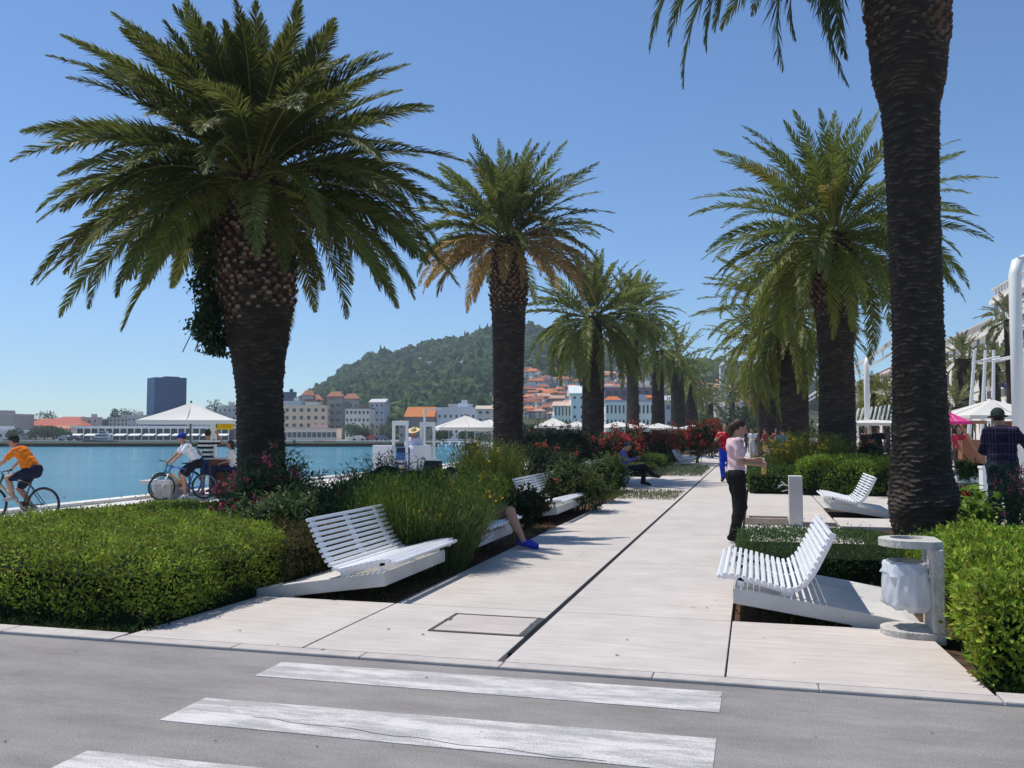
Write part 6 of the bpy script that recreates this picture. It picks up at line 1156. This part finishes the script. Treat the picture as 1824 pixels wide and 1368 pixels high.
tl=[(30,262,2.6,3.4,'round dark tree in front of the long grey slab building'),(66,258,3.6,3.3,'left one of the dark trees on the bank left of the ferry'),(82,258,3.8,4.0,'middle one of the dark trees on the bank left of the ferry'),(98,258,3.2,3.9,'right one of the dark trees on the bank left of the ferry'),(118,254,1.6,2.6,'small tree before the pale two-storey shore building'),(82,330,3.5,9.5,'tree top above the old red tiled roof'),(49,300,1.2,7,'thin dark tree at the right end of the grey slab building'),
 (218,335,4.5,9,'left tree on the rise beside the glass tower'),(232,335,4.2,9.5,'second tree on the rise beside the glass tower'),(246,335,4.2,9.5,'third tree on the rise, touching the glass tower'),(206,335,2,9.5,'cypress-like tree left of the glass tower'),(384,325,3.4,13,'pointed tree between the tower and the huge left trunk'),(400,325,3.4,12.5,'broad tree just left of the huge left trunk'),
 (632,252,3.6,4.6,'rounded bright green tree before the white hotel'),(645,250,2.4,3.4,'smaller tree right of the rounded one before the white hotel'),(700,262,4.2,5.5,'dark tree between the white block and the small white house'),(690,255,2.5,4,'tree at the right foot of the white block'),(705,280,5,7,'tree behind the small white house'),
 (790,214,3,2.8,'low dark tree under the white school building'),(838,205,3.4,3.0,'low tree between the parasols and the school building'),(948,160,2.6,3.5,'leafy tree right of the second left trunk, above the parasol'),(972,158,2.8,3.9,'broad tree above the parasol between the second and third left trunks'),(1000,156,2.8,4.2,'tall tree left of the third left trunk'),(1020,154,2.2,3.2,'small tree touching the third left trunk'),
 (1268,130,2.6,4.0,'leafy tree beyond the largest red oleander'),(1345,120,3.6,5.0,'dark green tree above the far crowd'),(1385,110,3.5,5.2,'dense tree above the blue shirt'),(1325,140,3,4.5,'tree left of the far crowd')]
for i,(u,d,r,h,lab) in enumerate(tl): tree(lab,u,d,r,h,(.05,.085,.024) if i!=13 else (.07,.13,.035),seed=200+i,zb=(-.1 if u>1200 else None))
for i,(u,d) in enumerate(((664,250),(680,248),(694,247),(648,249))):
    palm(('first','second','third','fourth')[i]+' little palm on the far quay before the white hotel',*pl(u,d),[(-.3,.2),(1.8,.16),(3.2,.18)],3.2,1.9,26,12,.5,green=(.07,.085,.035),seed=70+i,low=-40,leafw=.10,nth=10,dz=.3,row=.6,z=SH,group='little palms on the far quay',rh=.05)
for i,(u,d,lab) in enumerate(((1556,62,'yellow-green bushy palm behind the white mast and louvres'),(1578,66,'green tree-like palm at the left edge of the big right trunk'),(1534,74,'small palm behind the louvres near the second right trunk'))):
    palm(lab,*pl(u,d),[(-.1,.25),(2,.2),(4.2,.2)],4.0,2.2,34,16,.5,green=(.13,.15,.04),seed=80+i,low=-50,leafw=.09,nth=12,dz=.3,row=.5,rh=.1,group='palms behind the louvres')
# ================================================================ BOATS
def boat(label,u,d,L,hull,deck,kind,rz=0,cabin=1,mast=0,name='motor_boat'):
    x,y=pl(u,d); rt=root(name,(x,y,WZ),YAW+rz,label=label,cat='boat',group='boats across the harbour'); B=L*.14; H=L*.115; V=[];n=14
    for i in range(n+1):
        t=i/n; xx=-L/2+L*t; b=B*(1-max(0,(t-.55)/.45)**2.2)*(.86+.14*min(1,t*4)); sh=H*(1+.35*t**2); V+=[(xx,-b,sh),(xx-(.02*L if t==0 else 0),-b*.75,-.3),(xx,b*.75,-.3),(xx,b,sh)]
    F=[]
    for i in range(n):
        for k in range(3): F.append((i*4+k,i*4+k+1,(i+1)*4+k+1,(i+1)*4+k))
        F.append((i*4+3,i*4,(i+1)*4,(i+1)*4+3))
    F+=[(0,1,2,3)[::-1],(n*4,n*4+1,n*4+2,n*4+3)]; mb=MB(); mb.add(V,F,hull); mb.build('hull',M['metal'],rt)
    for k in range(cabin):
        l=L*(.58-.17*k); hh=L*.095; z0=H+hh*k; cx=-L*.06-L*.02*k; mb=MB(); mb.prism([(cx-l/2,-B*(.8-.12*k)),(cx+l*.42,-B*(.8-.12*k)),(cx+l/2,-B*.3),(cx+l/2,B*.3),(cx+l*.42,B*(.8-.12*k)),(cx-l/2,B*(.8-.12*k))],z0,z0+hh,deck); cb=mb.build('cabin',M['metal'],rt); mb=MB(); mb.box((cx,0,z0+hh*.55),(l*.8,B*2*(.8-.12*k)+.04,hh*.38),col=(.04,.05,.07)); mb.build('windows',M['metal'],cb)
    if mast: mb=MB(); mb.tube([(0,0,H),(0,0,mast)],.06,6,col=(.7,.7,.7)); mb.tube([(0,0,H+1),(-L*.35,0,H+1.1)],.05,6,col=(.7,.7,.7)); mb.build('mast',M['metal'],rt)
    return rt
boat('navy-hulled white passenger ferry moored on the far shore',180,242,9.2,(.015,.03,.09),(.75,.76,.78),0,rz=PI,cabin=3)
boat('small red boat beside the navy ferry',212,240,2.6,(.5,.06,.10),(.5,.08,.12),0,cabin=1)
boat('small white motor boat left of the navy ferry',152,243,3.0,(.7,.7,.7),(.6,.6,.6),0,cabin=1)
boat('blue wooden fishing boat moored under the cream slab',572,240,5.4,(.03,.10,.38),(.35,.3,.3),0,cabin=1)
boat('white fishing boat with orange gear right of the blue one',592,240,4.6,(.65,.65,.65),(.5,.2,.12),0,cabin=1,rz=.2)
boat('tiny white dinghy at the quay before the white hotel',612,238,2.4,(.75,.75,.75),(.7,.7,.7),0,cabin=0)
boat('small dark rowing boat near the restaurant',526,240,2.0,(.06,.05,.05),(.1,.1,.1),0,cabin=0)
for i,(u,d,L) in enumerate(((800,205,5),(816,200,5.5),(832,198,5.2),(846,190,5.6))):
    boat(('first','second','third','fourth')[i]+' white sailing boat from the left in the marina under the parasols',u,d,L,(.75,.75,.76),(.7,.7,.72),0,cabin=1,mast=4.2+.5*i,name='sailing_boat',rz=.3)
# parked cars, small, on the far quay
for i,(u,c,cn) in enumerate(((440,(.5,.5,.52),'silver'),(640,(.6,.6,.6),'white'),(664,(.35,.04,.04),'red'),(680,(.08,.1,.2),'dark blue'),(120,(.6,.6,.6),'pale'),(135,(.1,.1,.1),'black'))):
    x,y=pl(u,246); rt=root('parked_car',(x,y,SH),YAW,label=f'tiny {cn} car parked on the far quay',cat='car',group='cars on the far quay'); mb=MB(); mb.yprism([(-1.9,.3),(-1.9,.85),(-1.3,.95),(-.8,1.4),(.7,1.42),(1.2,.95),(1.9,.8),(1.9,.3)],-.8,.8,c); mb.build('body',M['metal'],rt,bevel=.05)
    for a in(-1.2,1.2): mb=MB(); mb.lathe([(.32,-.85),(.32,.85)],(0,0,0),12,col=(.02,.02,.02)); w_=mb.build('wheel',M['rubber'],rt); w_.rotation_euler=(PI/2,0,0); w_.location=(a,0,.32)
# ================================================================ AIR, LIGHT, CAMERA
if HAZE>0:
    hz=MB(); hz.prism([(-1000,-320),(1000,-320),(1000,1000),(-1000,1000)],-4.2,110); m=bpy.data.materials.new('air_haze'); m.use_nodes=True; nt=m.node_tree; nt.nodes.clear(); o=nt.nodes.new('ShaderNodeOutputMaterial'); v=nt.nodes.new('ShaderNodeVolumePrincipled'); v.inputs['Color'].default_value=(.80,.90,1,1); v.inputs['Density'].default_value=HAZE; v.inputs['Anisotropy'].default_value=.2; nt.links.new(v.outputs[0],o.inputs['Volume'])
    hz.build('haze',m,kind='stuff',label='thin summer haze over the harbour')
SUN_EL=rad(66); SUN_DIR=Vector((-math.cos(rad(12)),math.sin(rad(12)),0))  # towards the sun: left, slightly ahead
toS=Vector((SUN_DIR.x*math.cos(SUN_EL),SUN_DIR.y*math.cos(SUN_EL),math.sin(SUN_EL)))
sun=bpy.data.lights.new('Sun','SUN'); sun.energy=4.6; sun.angle=rad(.55); sun.color=(1,.95,.875); so=bpy.data.objects.new('Sun',sun); COL.objects.link(so); so.rotation_euler=toS.to_track_quat('Z','Y').to_euler()
w=bpy.data.worlds.new('World'); S.world=w; w.use_nodes=True; nt=w.node_tree; bg=nt.nodes['Background']; sk=nt.nodes.new('ShaderNodeTexSky'); sk.sky_type='NISHITA'; sk.sun_disc=False; sk.sun_elevation=SUN_EL; sk.sun_rotation=math.atan2(SUN_DIR.x,SUN_DIR.y); sk.air_density=1.0; sk.dust_density=.15; sk.ozone_density=3.5; sk.altitude=600
tn=nt.nodes.new('ShaderNodeMix'); tn.data_type='RGBA'; tn.blend_type='MULTIPLY'; tn.inputs[0].default_value=1; tn.inputs[7].default_value=(.77,.955,1.12,1); nt.links.new(sk.outputs[0],tn.inputs[6]); nt.links.new(tn.outputs[2],bg.inputs[0]); bg.inputs[1].default_value=.125
cd=bpy.data.cameras.new('Camera'); co=bpy.data.objects.new('Camera',cd); COL.objects.link(co); co.location=(0,0,EYE); co.rotation_euler=(PI/2+PITCH,0,YAW); cd.sensor_width=36; cd.lens=36*FPX/1824; cd.clip_start=.05; cd.clip_end=5000; S.camera=co
S.view_settings.view_transform='Standard'; S.view_settings.look='None'; S.view_settings.exposure=0; S.view_settings.gamma=1
S.cycles.use_denoising=True; S.cycles.max_bounces=8; S.cycles.transparent_max_bounces=8
